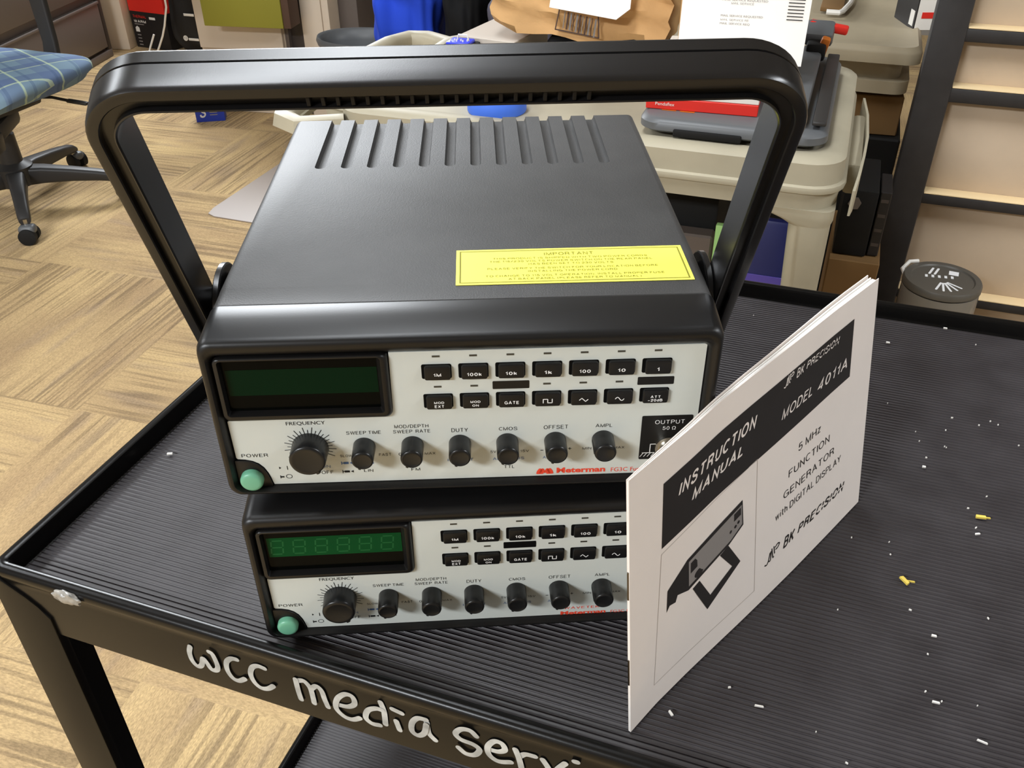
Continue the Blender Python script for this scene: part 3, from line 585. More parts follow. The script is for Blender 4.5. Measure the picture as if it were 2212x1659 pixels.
# yellow label on the lid
b = MB(); lf = lambda x, y: (x, y, 98.12); lt = lambda x, y: (x, y, 98.2)
b.prism(rrect(120.5, 236.0, 39.0, 76.0, 0.3), 97.9, 98.1, M['yellow'], 'z')
k = M['olive_ink']
for q in ([(122.2, 40.6), (234.3, 40.6), (234.3, 41.4), (122.2, 41.4)], [(122.2, 73.6), (234.3, 73.6), (234.3, 74.4), (122.2, 74.4)], [(122.2, 41.4), (123.0, 41.4), (123.0, 73.6), (122.2, 73.6)], [(233.5, 41.4), (234.3, 41.4), (234.3, 73.6), (233.5, 73.6)]): b.poly(q, k, lf)
lines = [('IMPORTANT', 165.0, 190.0, 67.8, 71.6), ('THIS PRODUCT IS SHIPPED WITH TWO POWER CORDS', 139, 217, 64.4, 66.6), ('THE 115/230 VOLTS POWER SWITCH ON THE REAR PANEL', 137.3, 219, 61.2, 63.4), ('HAS BEEN SET TO 230 VOLTS', 156.5, 199, 58.0, 60.2),
         ('PLEASE VERIFY THE SWITCH FOR YOUR LOCATION BEFORE', 136, 220.6, 53.6, 55.8), ('INSTALLING THE POWER CORD', 156, 200, 50.4, 52.6), ('TO CHANGE TO 115 VOLT OPERATION, INSTALL PROPER FUSE', 135, 222.5, 46.0, 48.2), ('AT BACK PANEL (PLEASE REFER TO MANUAL)', 146, 210.8, 42.8, 45.0)]
for s_, x0, x1, y0, y1 in lines: b.text(s_, x0, x1, y0, y1, k, lt, 0.02)
b.recalc = False
o = b.build('warning_label', gu, GS, smooth=0); o['label'] = 'yellow IMPORTANT label'
# carrying handle: a U swept from a shaped section
HU = Vector((0, -0.4305, 0.9026)); HN = Vector((0, -0.9026, -0.4305)); PIV = Vector((122.8, 72.6, 66.0))
sec = [(3.6, -11.6), (5.3, -10.4), (6.0, -9.2), (6.15, -3.4), (5.35, -3.15), (5.35, -2.55), (6.1, -2.3), (5.95, 3), (5.65, 8), (5.35, 9.6), (4.75, 10.6), (3.9, 11.0), (0.6, 10.9), (0.1, 10.4), (-0.1, 7.6), (-4.6, 7.6), (-4.9, 10.4), (-5.5, 10.7), (-6.1, 10.0), (-6.1, -10.4), (-5.0, -11.6)]
top = 0.0
def hframe():
    # centreline in the handle plane: a across, bb along; returns (a, bb, outward dir)
    ha = 134.2; tb = HTOP; rc = 22.0; P = []
    for k in range(9): P.append((-ha, -9+(tb-rc+9)*k/8, (-1, 0)))
    for k in range(1, 12): a = R(180-90*k/12); P.append((-ha+rc+rc*math.cos(a), tb-rc+rc*math.sin(a), (math.cos(a), math.sin(a))))
    for k in range(0, 13): P.append((-ha+rc+(2*ha-2*rc)*k/12, tb, (0, 1)))
    for k in range(1, 12): a = R(90-90*k/12); P.append((ha-rc+rc*math.cos(a), tb-rc+rc*math.sin(a), (math.cos(a), math.sin(a))))
    for k in range(9): P.append((ha, tb-rc-(tb-rc+9)*k/8, (1, 0)))
    return P
# top-front outer corner of the bar was measured at y=-10.5, z=209
_q = Vector((122.8, -10.5, 208.6)); HTOP = (_q-PIV).dot(HU)-5.3; HOFF = (_q-PIV).dot(HN)-10.2
def hp(a, bb, d): return PIV+Vector((a, 0, 0))+HU*(bb+0.005*a*max(0, bb)/HTOP)+HN*(d+HOFF)
b = MB(); loops = []
PP = hframe()
for a, bb, (da, db) in PP: loops.append([hp(a+t*da, bb+t*db, d) for t, d in sec])
b.loft(loops, M['handle'], True, True)
for k in range(20):
    a = -52+5.5*k
    b.box((0, 0, 0), (1.5, 4.4, 2.4), M['handle_in'], 0.2, 1)
    b.bm.verts.ensure_lookup_table()
    vs = b.bm.verts[-24:] if False else None
    # place the last box by transforming its verts into the groove
    new = [v for v in b.bm.verts if abs(v.co.x) < 1.0 and abs(v.co.y) < 3 and abs(v.co.z) < 2]
    for v in new: v.co = hp(a+v.co.x, HTOP-2.35+v.co.y, 8.9+v.co.z)
hd = b.build('carrying_handle', gu, GS, smooth=28)
for sx, x0 in ((-1, 5.4), (1, 243.4)):
    b = MB(); mt = Matrix.Translation((x0, 73.5, 69.0)) @ Matrix.Rotation(R(90*sx), 4, 'Y')
    b.lathe([(18, -0.6), (19.5, 0.1), (19.5, 2.2), (18.6, 2.8), (10, 2.8), (10, 3.8), (23.4, 3.8), (24.2, 4.4), (24.2, 6.8), (23.4, 7.4), (12, 7.4), (12, 11.5), (0.05, 11.5)], M['handle'], mt, 48)
    b.build('handle_hinge', gu, GS, smooth=30)
# ------------------------------------------------------------------ the instruction booklet (standing on edge, leaning left)
MA = Vector((0.349, 0.0222, ZT-0.0001)); MBt = Vector((0.4412, 0.2172, ZT-0.0001))
MA = Vector((0.34892, 0.02222, ZT)); MBt = Vector((0.44110, 0.21723, ZT))
MU = (MBt-MA).normalized(); MW = (MBt-MA).length; MN = Vector((MU.y, -MU.x, 0)); MH = 0.1434
def interp(tab, s):
    for (a, va), (c, vc) in zip(tab, tab[1:]):
        if s <= c: return va+(vc-va)*(s-a)/(c-a)
    return tab[-1][1]
LEAN = [(0, -13.3), (20, -14.4), (45, -15.8), (67, -17.6), (90, -18.4), (115, -18.9), (141, -19.6), (170, -20.5), (216, -20.9)]
FOOT = [(0, 0), (20, -1.0), (45, -0.9), (67, -0.4), (90, 0.2), (115, 0.6), (141, 0.8), (180, 0.5), (216, 0)]
def cover(s, v, off=0.0):
    """point of the front cover: s mm from the spine, v mm up; off = mm behind (-) or proud (+)"""
    sm = s; f = v/143.4
    d = interp(FOOT, sm)*(1-f)+interp(LEAN, sm)*f
    hgt = math.sqrt(max(0, 143.4**2-interp(LEAN, sm)**2))*f
    return MA+MU*(s*0.001*MW/0.216)+MN*((d+off)*0.001)+Vector((0, 0, hgt*0.001))
book = thing('instruction_manual', 'white instruction booklet standing on edge on the cart, leaning toward the generators', 'booklet', (0, 0, 0))
def sheet(o0, o1, s1, mtl, v1=143.4, name=None, nx=40):
    """a leaf or block between offsets o0(s) (front) and o1(s) (back)"""
    b = MB(); nv = 8; S_ = [s1*i/nx for i in range(nx+1)]; V_ = [v1*j/nv for j in range(nv+1)]
    F = [[b.bm.verts.new(cover(s, v, o0(s))) for s in S_] for v in V_]; K = [[b.bm.verts.new(cover(s, v, o1(s))) for s in S_] for v in V_]
    def q(*vs): b.bm.faces.new(vs)
    for j in range(nv):
        for i in range(nx):
            q(F[j][i], F[j][i+1], F[j+1][i+1], F[j+1][i]); q(K[j][i+1], K[j][i], K[j+1][i], K[j+1][i+1])
        q(F[j][0], F[j+1][0], K[j+1][0], K[j][0]); q(F[j][nx], K[j][nx], K[j+1][nx], F[j+1][nx])
    for i in range(nx):
        q(F[0][i+1], F[0][i], K[0][i], K[0][i+1]); q(F[nv][i], F[nv][i+1], K[nv][i+1], K[nv][i])
    b.mats = [mtl]; return b
def fan(a, c): return lambda s: -(a+(c-a)*min(1, s/190.0)**0.85)
MSL = 0.022     # the printing is set very slightly askew
def cv(s, v): return cover(s, v, 0.12)
def cv2(s, v): return cover(s, v, 0.20)
b = sheet(lambda s: 0.0, lambda s: -0.3, 216, M['paper'])
def ink_poly(pts, m, fn, n=24):
    """convex quad pts (4 corners: bl, br, tr, tl) gridded so it follows the bent cover"""
    (ax, ay), (bx, by), (cx, cy), (dx, dy) = pts; vs = []; fs = []
    for j in range(7):
        for i in range(n+1):
            u, w = i/n, j/6
            x = (1-w)*((1-u)*ax+u*bx)+w*((1-u)*dx+u*cx); y = (1-w)*((1-u)*ay+u*by)+w*((1-u)*dy+u*cy); vs.append(fn(x, y))
    for j in range(6):
        for i in range(n): a = j*(n+1)+i; fs.append((a, a+1, a+n+2, a+n+1))
    b.faces(vs, fs, m)
PR = M['print']; WH = M['paper']
ink_poly([(22.8, 93.7), (190.8, 97.0), (191.2, 130.4), (23.4, 127.4)], PR, cv)
def mt_(s_, x0, x1, z0, z1, m, fn=cv2, bold=0.0, shear=0.0, slope=0.01): b.text(s_, x0, x1, z0, z1, m, fn, bold, shear, slope)
mt_('INSTRUCTION', 34.4, 97.8, 113.2, 121.2, WH, cv2, 0.028, 0.28, 0.020)
mt_('MANUAL', 44.7, 85.9, 104.4, 111.6, WH, cv2, 0.028, 0.28, 0.012)
mt_('MODEL', 120.2, 149.5, 105.6, 112.2, WH, cv2, 0.02, 0.25, 0.0); mt_('4011A', 155.0, 186.5, 104.6, 111.2, WH, cv2, 0.015, 0.2, -0.01)
mt_('5 MHz', 139.0, 162.0, 77.8, 83.2, PR, cv, 0.0, 0.0, -0.005)
mt_('FUNCTION', 130.2, 172.6, 66.6, 72.0, PR, cv, 0.0, 0.0, -0.02); mt_('GENERATOR', 126.1, 178.8, 55.6, 61.0, PR, cv, 0.0, 0.0, -0.02)
mt_('with DIGITAL DISPLAY', 119.0, 187.6, 46.2, 51.4, PR, cv, -0.004, 0.0, -0.02)
def brandmark(x0, z0, sc, m, fn, bold, ink_bg):
    mt_('BK', x0+17.5*sc, x0+29*sc, z0, z0+7.2*sc, m, fn, bold, 0.3, 0.0); mt_('PRECISION', x0+32*sc, x0+84*sc, z0, z0+7.2*sc, m, fn, bold, 0.3, -0.015)
    ink_poly([(x0+46*sc, z0+3.0*sc-0.2), (x0+86*sc, z0+2.4*sc-0.2), (x0+86*sc, z0+3.0*sc), (x0+46*sc, z0+3.6*sc)], ink_bg, cv2 if fn is cv else (lambda s, v: cover(s, v, 0.27)))
    # two slanted bars with hooked ends
    for pts in ([(0, 0.6), (1.8, 0.0), (3.4, 2.2), (4.4, 6.0)], [(3.4, 1.2), (5.2, 1.0), (5.4, 6.4)], [(6.2, 7.6), (7.4, 1.6), (8.2, 1.2)], [(8.2, 7.8), (9.0, 3.2)], [(9.6, 6.8), (11.8, 7.8), (13.6, 6.8), (12.0, 5.2), (10.2, 5.0)]):
        b.ribbon([(x0+p[0]*sc, z0+p[1]*sc) for p in pts], 0.9*sc, m, fn, 3)
brandmark(121.2, 123.4, 0.655, WH, cv2, 0.02, PR)
brandmark(110.8, 22.4, 1.0, PR, cv, 0.03, WH)
# faint frame round the picture
for p, q in (((22.7, 90.6), (99.6, 95.6)), ((22.7, 90.6), (18.4, 14.4)), ((18.4, 14.4), (101.5, 12.6)), ((99.6, 95.6), (101.5, 12.6))):
    n_ = 14; b.ribbon([(p[0]+(q[0]-p[0])*k/n_, p[1]+(q[1]-p[1])*k/n_) for k in range(n_+1)], 0.28, M['line'], cv, 1)
# picture of a bench instrument on its stand, printed in black and grey
def twist(pt): return (pt[0], pt[1]-9.1*(pt[0]/216)*(pt[1]/143))
T_ = lambda *ps: [twist(p) for p in ps]
b.poly(T_((27.2, 54.0), (29.5, 56.5), (34, 55.2), (35.5, 58.5), (44.1, 55.1), (42.6, 74.6), (39, 72.6), (27.6, 66.6)), PR, cv)
b.poly(T_((44.1, 55.1), (77.3, 60.4), (89.1, 65.4), (87.7, 81.2), (42.6, 74.6)), PR, cv)
b.poly(T_((44.2, 57.4), (78.5, 62.4), (87.9, 66.6), (87.0, 78.8), (43.6, 72.6)), M['grey_print'], cv2)
c3 = lambda s, v: cover(s, v, 0.27)
b.poly(T_((45.3, 64.6), (60.1, 66.4), (59.9, 73.0), (45.2, 70.8)), PR, c3)
b.poly([twist((52.1+3.6*math.cos(R(a)), 60.6+2.4*math.sin(R(a)))) for a in range(0, 360, 24)], PR, c3)
for x, z in ((63, 71.6), (66, 72), (69, 72.3), (72, 72.6), (75, 73), (63, 69), (66, 69.4), (69, 69.7), (72, 70), (75, 70.3), (66, 65.6), (70, 66.2), (74, 66.8), (78, 67.8), (82, 68.6), (82, 73.4), (84.5, 69.8)): b.poly([twist((x+1.1*math.cos(R(a)), z+1.0*math.sin(R(a)))) for a in range(0, 360, 45)], PR, c3)
b.poly(T_((80.5, 72.4), (86.4, 73.2), (86.2, 77.6), (80.4, 76.8)), PR, c3)
for quad in (((47.5, 53.5), (53.0, 54.6), (62.4, 38.8), (60.2, 31.0)), ((60.2, 31.0), (62.4, 38.8), (80.4, 44.6), (87.6, 43.0)), ((87.6, 43.0), (80.4, 44.6), (69.6, 58.6), (76.6, 60.2))): b.poly(T_(*quad), PR, cv)
b.recalc = False
b.build('front_cover', book, smooth=30)
pg = sheet(fan(0.35, 0.6), fan(0.75, 2.9), 214.5, M['page'], 142.6); pg.build('pages', book, smooth=30)
pg = sheet(fan(0.8, 3.6), fan(1.0, 4.2), 214.8, M['page'], 142.8); pg.build('pages', book, smooth=30)
pg = sheet(fan(1.05, 5.6), fan(1.3, 6.1), 215.6, M['paper'], 143.2); pg.build('back_cover', book, smooth=30)
for v0, v1 in ((82.0, 97.0), (31.0, 46.5)):
    w = MB(); w.tube([cover(-0.12, v0, -0.7), cover(-0.12, v0+1, -0.75), cover(-0.12, v1-1, -0.75), cover(-0.12, v1, -0.7)], 0.0004, M['steel'], 6); w.build('staple', book)
# ------------------------------------------------------------------ background materials
M['beige'] = mat('beige_structural_plastic', (164, 156, 135), 0.5, 0.4, bump=0.12, bscale=350, var=0.10, vscale=9)
M['beige2'] = mat('dull_beige_plastic', (158, 146, 122), 0.5, 0.4, bump=0.1, bscale=350, var=0.08, vscale=7)
M['taupe'] = mat('taupe_painted_steel', (98, 88, 82), 0.45, 0.5)
M['taupe_dk'] = mat('dark_taupe_steel', (66, 58, 54), 0.5, 0.4)
M['cream'] = mat('pale_laminate', (214, 198, 178), 0.5, 0.3)
M['dkgrey'] = mat('dark_grey_plastic', (88, 90, 92), 0.42, 0.5)
M['dkpanel'] = mat('dark_grey_fabric_panel', (92, 84, 78), 0.8, 0.2)
M['chairblk'] = mat('chair_black_plastic', (46, 44, 43), 0.45, 0.4)
M['red'] = mat('red_card', (214, 44, 34), 0.45, 0.4)
M['boxblk'] = mat('black_card', (30, 27, 27), 0.5, 0.4)
M['bag'] = mat('black_nylon', (26, 25, 25), 0.6, 0.35)
M['white'] = mat('white_plastic', (226, 222, 214), 0.45, 0.4)
M['olive'] = mat('olive_green_card', (140, 134, 48), 0.55, 0.3)
M['brown'] = mat('dark_brown_card', (84, 62, 50), 0.6, 0.3)
M['blue'] = mat('royal_blue_fabric', (34, 66, 186), 0.85, 0.2, bump=0.3, bscale=500)
M['greyfab'] = mat('slate_grey_fabric', (84, 82, 94), 0.85, 0.2, bump=0.3, bscale=500)
M['blkfab'] = mat('black_fabric', (22, 22, 23), 0.9, 0.15)
M['kraft'] = mat('kraft_paper', (196, 154, 104), 0.75, 0.2, var=0.10, vscale=14, bump=0.3, bscale=60)
M['cardb'] = mat('brown_cardboard', (120, 92, 58), 0.8, 0.2)
M['tape'] = mat('blue_painters_tape', (72, 118, 226), 0.55, 0.3)
M['tape_in'] = mat('deep_blue_core', (34, 62, 160), 0.55, 0.3)
M['teal'] = mat('teal_card', (84, 182, 168), 0.5, 0.3)
M['ice'] = mat('pale_cyan_film', (206, 240, 240), 0.3, 0.4)
M['orange'] = mat('amber_plastic', (176, 96, 30), 0.4, 0.4)
M['navy'] = mat('navy_blue_plastic', (34, 40, 96), 0.45, 0.4)
M['violet'] = mat('violet_plastic', (92, 78, 170), 0.45, 0.4)
M['lime'] = mat('pale_green_folder', (160, 206, 128), 0.55, 0.3)
M['rackblk'] = mat('black_rack_steel', (44, 41, 40), 0.55, 0.4, var=0.12, vscale=40)
M['rackpan'] = mat('tan_rack_panel', (198, 178, 154), 0.6, 0.3, var=0.07, vscale=6, bump=0.1, bscale=120)
M['rackled'] = mat('lit_wood_ledge', (240, 214, 168), 0.55, 0.3)  # wood ledge, coloured paler for the light caught on its top
M['tub'] = mat('clear_plastic', (150, 146, 138), 0.15, 0.5, trans=0.35)
M['tublid'] = mat('charcoal_plastic_lid', (84, 80, 73), 0.4, 0.5)
M['mat'] = mat('grey_chair_mat', (158, 146, 138), 0.32, 0.5)
M['boxblue'] = mat('blue_card', (38, 60, 160), 0.4, 0.4)
M['shade'] = mat('matt_black_and_shade', (18, 17, 16), 0.7, 0.25)  # black of real parts, also of the blocks added as shade
def plaid():
    m = mat('blue_green_plaid_fabric', (92, 112, 140), 0.9, 0.15); nt = m.node_tree; N = nt.nodes; L = nt.links; b = N['Principled BSDF']
    tc = N.new('ShaderNodeTexCoord'); mp = N.new('ShaderNodeMapping'); mp.inputs['Rotation'].default_value = (0, 0, R(28)); L.new(tc.outputs['Object'], mp.inputs['Vector'])
    sp = N.new('ShaderNodeSeparateXYZ'); L.new(mp.outputs[0], sp.inputs[0]); prev = None
    def band(ax, per, off, lo, hi):
        a = N.new('ShaderNodeMath'); a.operation = 'MULTIPLY_ADD'; a.inputs[1].default_value = 1/per; a.inputs[2].default_value = off; L.new(sp.outputs[ax], a.inputs[0])
        f = N.new('ShaderNodeMath'); f.operation = 'FRACT'; L.new(a.outputs[0], f.inputs[0])
        g = N.new('ShaderNodeMath'); g.operation = 'LESS_THAN'; g.inputs[1].default_value = hi; L.new(f.outputs[0], g.inputs[0])
        h = N.new('ShaderNodeMath'); h.operation = 'MULTIPLY'; h.inputs[1].default_value = lo; L.new(g.outputs[0], h.inputs[0]); return h.outputs[0]
    src = N.new('ShaderNodeRGB'); src.outputs[0].default_value = (*lin((112, 134, 150)), 1); cur = src.outputs[0]
    for ax, per, off, amt, wid, col in ((0, .13, .1, .5, .42, (74, 88, 128)), (1, .13, .3, .4, .42, (84, 98, 138)), (0, .13, .72, .5, .06, (196, 212, 168)), (1, .13, .86, .5, .05, (196, 212, 168)), (1, .08, .4, .4, .12, (70, 88, 120))):
        mx = N.new('ShaderNodeMix'); mx.data_type = 'RGBA'; L.new(band(ax, per, off, amt, wid), mx.inputs[0]); L.new(cur, mx.inputs[6]); mx.inputs[7].default_value = (*lin(col), 1); cur = mx.outputs[2]
    L.new(cur, b.inputs['Base Color']); return m
M['plaid'] = plaid()
Z0 = Matrix.Translation
# ------------------------------------------------------------------ chair mat
b = MB(); b.prism([(-1.497, 2.085), (-1.487, 2.042), (-1.455, 2.028), (-0.62, 2.02), (-0.56, 2.06), (-0.56, 3.0), (-0.60, 3.04), (-1.46, 3.04), (-1.50, 3.0)], 0.0, 0.003, M['mat'], 'z', 0.0008)
setp(b.build('chair_mat', smooth=0), 'translucent grey plastic chair mat lying flat on the carpet', 'chair mat')
# ------------------------------------------------------------------ office chair
HX, HY = -2.128, 1.917
ch = thing('office_chair', 'office chair with a blue plaid seat on a black five-star base', 'chair', (HX, HY, 0))
for k in range(5):
    a = R(-43.5+72*k); c, s_ = math.cos(a), math.sin(a); b = MB(); loops = []
    for r, z, w, h in ((0.03, 0.108, 0.030, 0.038), (0.09, 0.108, 0.026, 0.034), (0.18, 0.100, 0.022, 0.027), (0.26, 0.090, 0.020, 0.022), (0.315, 0.080, 0.019, 0.019), (0.333, 0.072, 0.017, 0.012)):
        loops.append([(r*c-x*s_, r*s_+x*c, z+y) for x, y in rrect(-w, w, -h, h*0.6, 0.010, 3)])
    b.loft(loops, M['chairblk'], True, True); b.lathe([(0.010, 0.045), (0.010, 0.075)], M['metal'], Z0((0.325*c, 0.325*s_, 0)), 10)
    lg = b.build('base_leg', ch, smooth=40)
    b = MB(); ca = a+R(70)
    for sg in (-1, 1):
        mt = Z0((0.335*c+sg*0.017*-math.sin(ca), 0.335*s_+sg*0.017*math.cos(ca), 0.026)) @ Matrix.Rotation(ca, 4, 'Z') @ Matrix.Rotation(R(90), 4, 'X')
        b.lathe([(0.018, -0.011), (0.026, -0.009), (0.026, 0.009), (0.018, 0.011)], M['rubber'], mt, 24)
    b.box((0.335*c, 0.335*s_, 0.044), (0.05, 0.040, 0.030), M['dkgrey'], 0.012, 3, (0, 0, ca)); b.build('caster', ch, smooth=40)
b = MB(); b.lathe([(0.058, 0.075), (0.060, 0.135), (0.036, 0.15), (0.034, 0.24), (0.026, 0.245), (0.026, 0.34)], M['chairblk'], n=28); b.build('gas_column', ch)
b = MB(); b.box((0.01, -0.02, 0.355), (0.24, 0.20, 0.05), M['chairblk'], 0.012); b.box((0.07, -0.08, 0.318), (0.12, 0.13, 0.06), M['chairblk'], 0.014, 2, (0.2, 0.15, 0.3)); b.box((0.12, -0.15, 0.275), (0.06, 0.055, 0.06), M['chairblk'], 0.008, 2, (0, 0.1, 0.4)); b.build('tilt_mechanism', ch)
b = MB(); b.tube([(0.08, 0.06, 0.35), (0.17, 0.08, 0.352), (0.235, 0.085, 0.345)], 0.005, M['chairblk'], 8); b.box((0.26, 0.088, 0.343), (0.07, 0.020, 0.011), M['chairblk'], 0.005, 2, (0, 0.1, 0.15)); b.build('height_lever', ch)
bmx = bmesh.new(); bmesh.ops.create_uvsphere(bmx, u_segments=48, v_segments=24, radius=1.0)
for v in bmx.verts:
    x, y, z = v.co; e = 0.62
    px = math.copysign(abs(x)**e, x); py = math.copysign(abs(y)**e, y); k = max(1e-6, math.sqrt(x*x+y*y)); q = min(1.0, k)
    pz = math.copysign(abs(z)**0.55, z)
    X, Y, Zc = px*0.262, py*0.25, pz*0.046
    X *= (0.93 if z < 0 else 1.0); Y *= (0.93 if z < 0 else 1.0)
    Zc += 0.018*(X/0.26)**2-0.045*max(0, (-Y-0.10)/0.15)**2+0.01
    v.co = (X+0.055, Y-0.015, Zc+0.408)
b = MB(); b.merge(bmx, M['plaid']); o = b.build('seat_cushion', ch, smooth=60); o['label'] = 'blue and green plaid seat cushion'
b = MB(); b.loft([[(x, y, z) for x, y in rrect(x0-w, x0+w, y0-0.012, y0+0.012, 0.006, 3)] for x0, y0, z, w in ((0.0, 0.10, 0.36, 0.032), (0.006, 0.22, 0.365, 0.032), (0.012, 0.28, 0.39, 0.030), (0.012, 0.292, 0.46, 0.026), (0.002, 0.30, 0.60, 0.030), (-0.01, 0.31, 0.78, 0.032))], M['chairblk'], True, True); b.build('back_upright', ch)
b = MB(); b.loft([[(x, 0.30+y0-0.10*((x)/0.22)**2*0.4, z) for x in (-w, -w*0.6, 0, w*0.6, w)]+[(x, 0.345+y0-0.10*((x)/0.22)**2*0.4, z) for x in (w, w*0.6, 0, -w*0.6, -w)] for z, w, y0 in ((0.68, 0.13, 0), (0.72, 0.20, 0), (0.9, 0.22, 0.01), (1.05, 0.20, 0.03), (1.10, 0.13, 0.04))], M['plaid'], True, True); b.build('backrest', ch)
# ------------------------------------------------------------------ lateral file along the left
fc = thing('file_cabinet', 'taupe steel lateral file cabinet with recessed drawer gaps behind the office chair', 'file cabinet', (-3.085, 3.535, 0), R(13.2))
def rb(b, x0, x1, y0, y1, z0, z1, m, bev=0.004): b.box(((x0+x1)/2, (y0+y1)/2, (z0+z1)/2), (x1-x0, y1-y0, z1-z0), m, bev)
b = MB(); rb(b, -0.46, -0.022, -1.30, 0, 0.0, 1.02, M['taupe']); rb(b, -0.03, 0.0, -1.30, -0.003, 0.0, 0.036, M['taupe']); rb(b, -0.03, 0.0, -1.30, -1.27, 0.03, 1.02, M['taupe']); rb(b, -0.03, -0.002, -0.030, 0, 0.03, 1.02, M['taupe_dk']); b.build('carcass', fc)
for z0, z1 in ((0.052, 0.268), (0.305, 0.58), (0.62, 0.98)):
    b = MB(); rb(b, -0.02, 0.0, -1.262, -0.038, z0, z1, M['taupe'], 0.003); rb(b, -0.012, 0.008, -1.262, -0.038, z1-0.012, z1, M['taupe'], 0.003); b.build('drawer', fc)
# pale end panel of the desk run
b = MB(); P0 = Vector((-3.10, 3.60, 0))
b.box((-3.36, 3.628, 0.36), (0.56, 0.085, 0.72), M['cream'], 0.004, 2, (0, 0, R(13.2)))
setp(b.build('desk_end_panel'), 'pale upright end panel between the taupe file cabinet and the red box', 'panel')
# red and black carton
t = thing('product_carton', 'tall carton, red above and black below, beside the pale end panel', 'carton', (-3.085, 3.715, 0), R(-6))
b = MB(); b.prism([(0, 0), (0.235, 0), (0.235, 0.16), (0, 0.16)], 0.0, 0.178, M['boxblk'], 'z', 0.001)
cf = lambda x, z: (x, -0.0006, z)
b.text('THERMAL', 0.018, 0.105, 0.146, 0.162, M['red'], cf, 0.02); b.poly([(0.125, 0.145), (0.165, 0.145), (0.165, 0.157), (0.125, 0.157)], M['white'], cf)
b.text('WARM', 0.018, 0.098, 0.122, 0.138, M['white'], cf, 0.03); b.poly([(0.018, 0.114), (0.080, 0.114), (0.080, 0.118), (0.018, 0.118)], M['grey_print'], cf)
b.poly([(0.018, 0.078), (0.044, 0.078), (0.044, 0.098), (0.031, 0.107), (0.018, 0.098)], M['white'], cf)
for k in range(4): b.poly([(0.022, 0.060-0.016*k), (0.046, 0.060-0.016*k), (0.046, 0.065-0.016*k), (0.022, 0.065-0.016*k)], M['grey_print'], cf)
b.recalc = False; b.build('lower_body', t, smooth=0)
b = MB(); b.prism([(0, 0), (0.235, 0), (0.235, 0.16), (0, 0.16)], 0.1782, 0.40, M['red'], 'z', 0.001); b.build('red_lid', t, smooth=0)
# soft black bag
t = thing('shoulder_bag', 'slumped black nylon bag with small white logos beside the red carton', 'bag', (-2.722, 3.75, 0), R(2))
bmx = bmesh.new(); bmesh.ops.create_uvsphere(bmx, u_segments=40, v_segments=24, radius=1.0)
for v in bmx.verts:
    x, y, z = v.co; px = math.copysign(abs(x)**0.5, x); py = math.copysign(abs(y)**0.6, y); pz = math.copysign(abs(z)**0.5, z)
    w = 0.106-0.006*pz+0.004*math.sin(9*z+4*x); v.co = (px*w+0.012*math.sin(5*z)*0.5, py*0.075+0.006*math.sin(11*x+7*z), (pz+1)*0.19)
b = MB(); b.merge(bmx, M['bag']); b.build('bag_body', t, smooth=60)
b = MB(); b.lathe([(0.013, 0), (0.013, 0.002), (0.009, 0.002), (0.009, 0)], M['white'], Z0((-0.016, -0.078, 0.079)) @ Matrix.Rotation(R(90), 4, 'X'), 20); b.box((-0.016, -0.079, 0.079), (0.004, 0.002, 0.018), M['white']); b.build('emblem', t)
for z0, ax in ((0.192, 0.028), (0.075, 0.030)):
    b = MB(); b.box((ax, -0.0785, z0), (0.058, 0.003, 0.012), M['white'], 0.001); b.build('logo', t)
# white cable hanging across bag and carton
b = MB(); b.tube([(-2.755, 3.60, 0.46), (-2.752, 3.60, 0.32), (-2.756, 3.60, 0.24), (-2.790, 3.60, 0.15), (-2.815, 3.60, 0.10), (-2.850, 3.60, 0.045), (-2.875, 3.595, 0.006), (-2.91, 3.58, 0.006), (-2.905, 3.60, 0.04), (-2.875, 3.61, 0.10)], 0.005, M['white'], 8)
setp(b.build('white_cable'), 'white cable hanging down in front of the black bag', 'cable')
# ------------------------------------------------------------------ beige pedestal, wall pocket, desk
t = thing('storage_pedestal', 'beige storage pedestal with a dark side strip behind the handle, left of the desk leg', 'cabinet', (-2.10, 2.965, 0), R(6.9))
b = MB(); rb(b, 0, 0.375, 0, 0.5, 0.0, 0.70, M['cream'], 0.004); rb(b, 0.004, 0.372, -0.006, 0.002, 0.018, 0.252, M['cream'], 0.003); b.build('carcass', t)
b = MB(); rb(b, 0.0045, 0.372, -0.018, 0.0, 0.262, 0.69, M['cream'], 0.003); b.build('drawer', t)
b = MB(); rb(b, 0.375, 0.390, 0.006, 0.48, 0.0, 0.70, M['taupe'], 0.002); rb(b, 0.390, 0.45, 0.03, 0.48, 0.0, 0.70, M['taupe_dk'], 0.002); b.build('side_strip', t)
t = thing('file_pocket', 'olive green open pocket box with a brown side fixed on the beige pedestal', 'file pocket', (-1.9597, 2.8400, 0.3795), R(9))
b = MB(); rb(b, -0.01, 0.315, 0, 0.10, 0.0, 0.26, M['olive'], 0.003); b.build('pocket', t)
b = MB(); rb(b, 0.3155, 0.345, 0.004, 0.10, 0.0, 0.26, M['brown'], 0.002); b.build('side', t)
t = thing('desk', 'pale desk leg with a dark grey modesty panel set back behind it', 'desk', (-1.648, 3.02, 0), R(6.9))
b = MB(); rb(b, 0, 0.088, 0, 0.62, 0.0, 0.72, M['cream'], 0.004); rb(b, 0.089, 0.118, 0.004, 0.60, 0.0, 0.72, M['cream'], 0.003); b.build('leg_panel', t)
b = MB(); rb(b, 0.12, 0.20, 0.10, 0.60, 0.06, 0.72, M['taupe'], 0.003)
for k in range(4): rb(b, 0.15, 0.157, 0.094, 0.101, 0.20+0.034*k, 0.214+0.034*k, M['shade'], 0.001)
b.build('slotted_upright', t)
b = MB(); b.box((0.62, 0.55, 0.44), (0.90, 0.03, 0.56), M['dkpanel'], 0.004); b.build('modesty_panel', t)
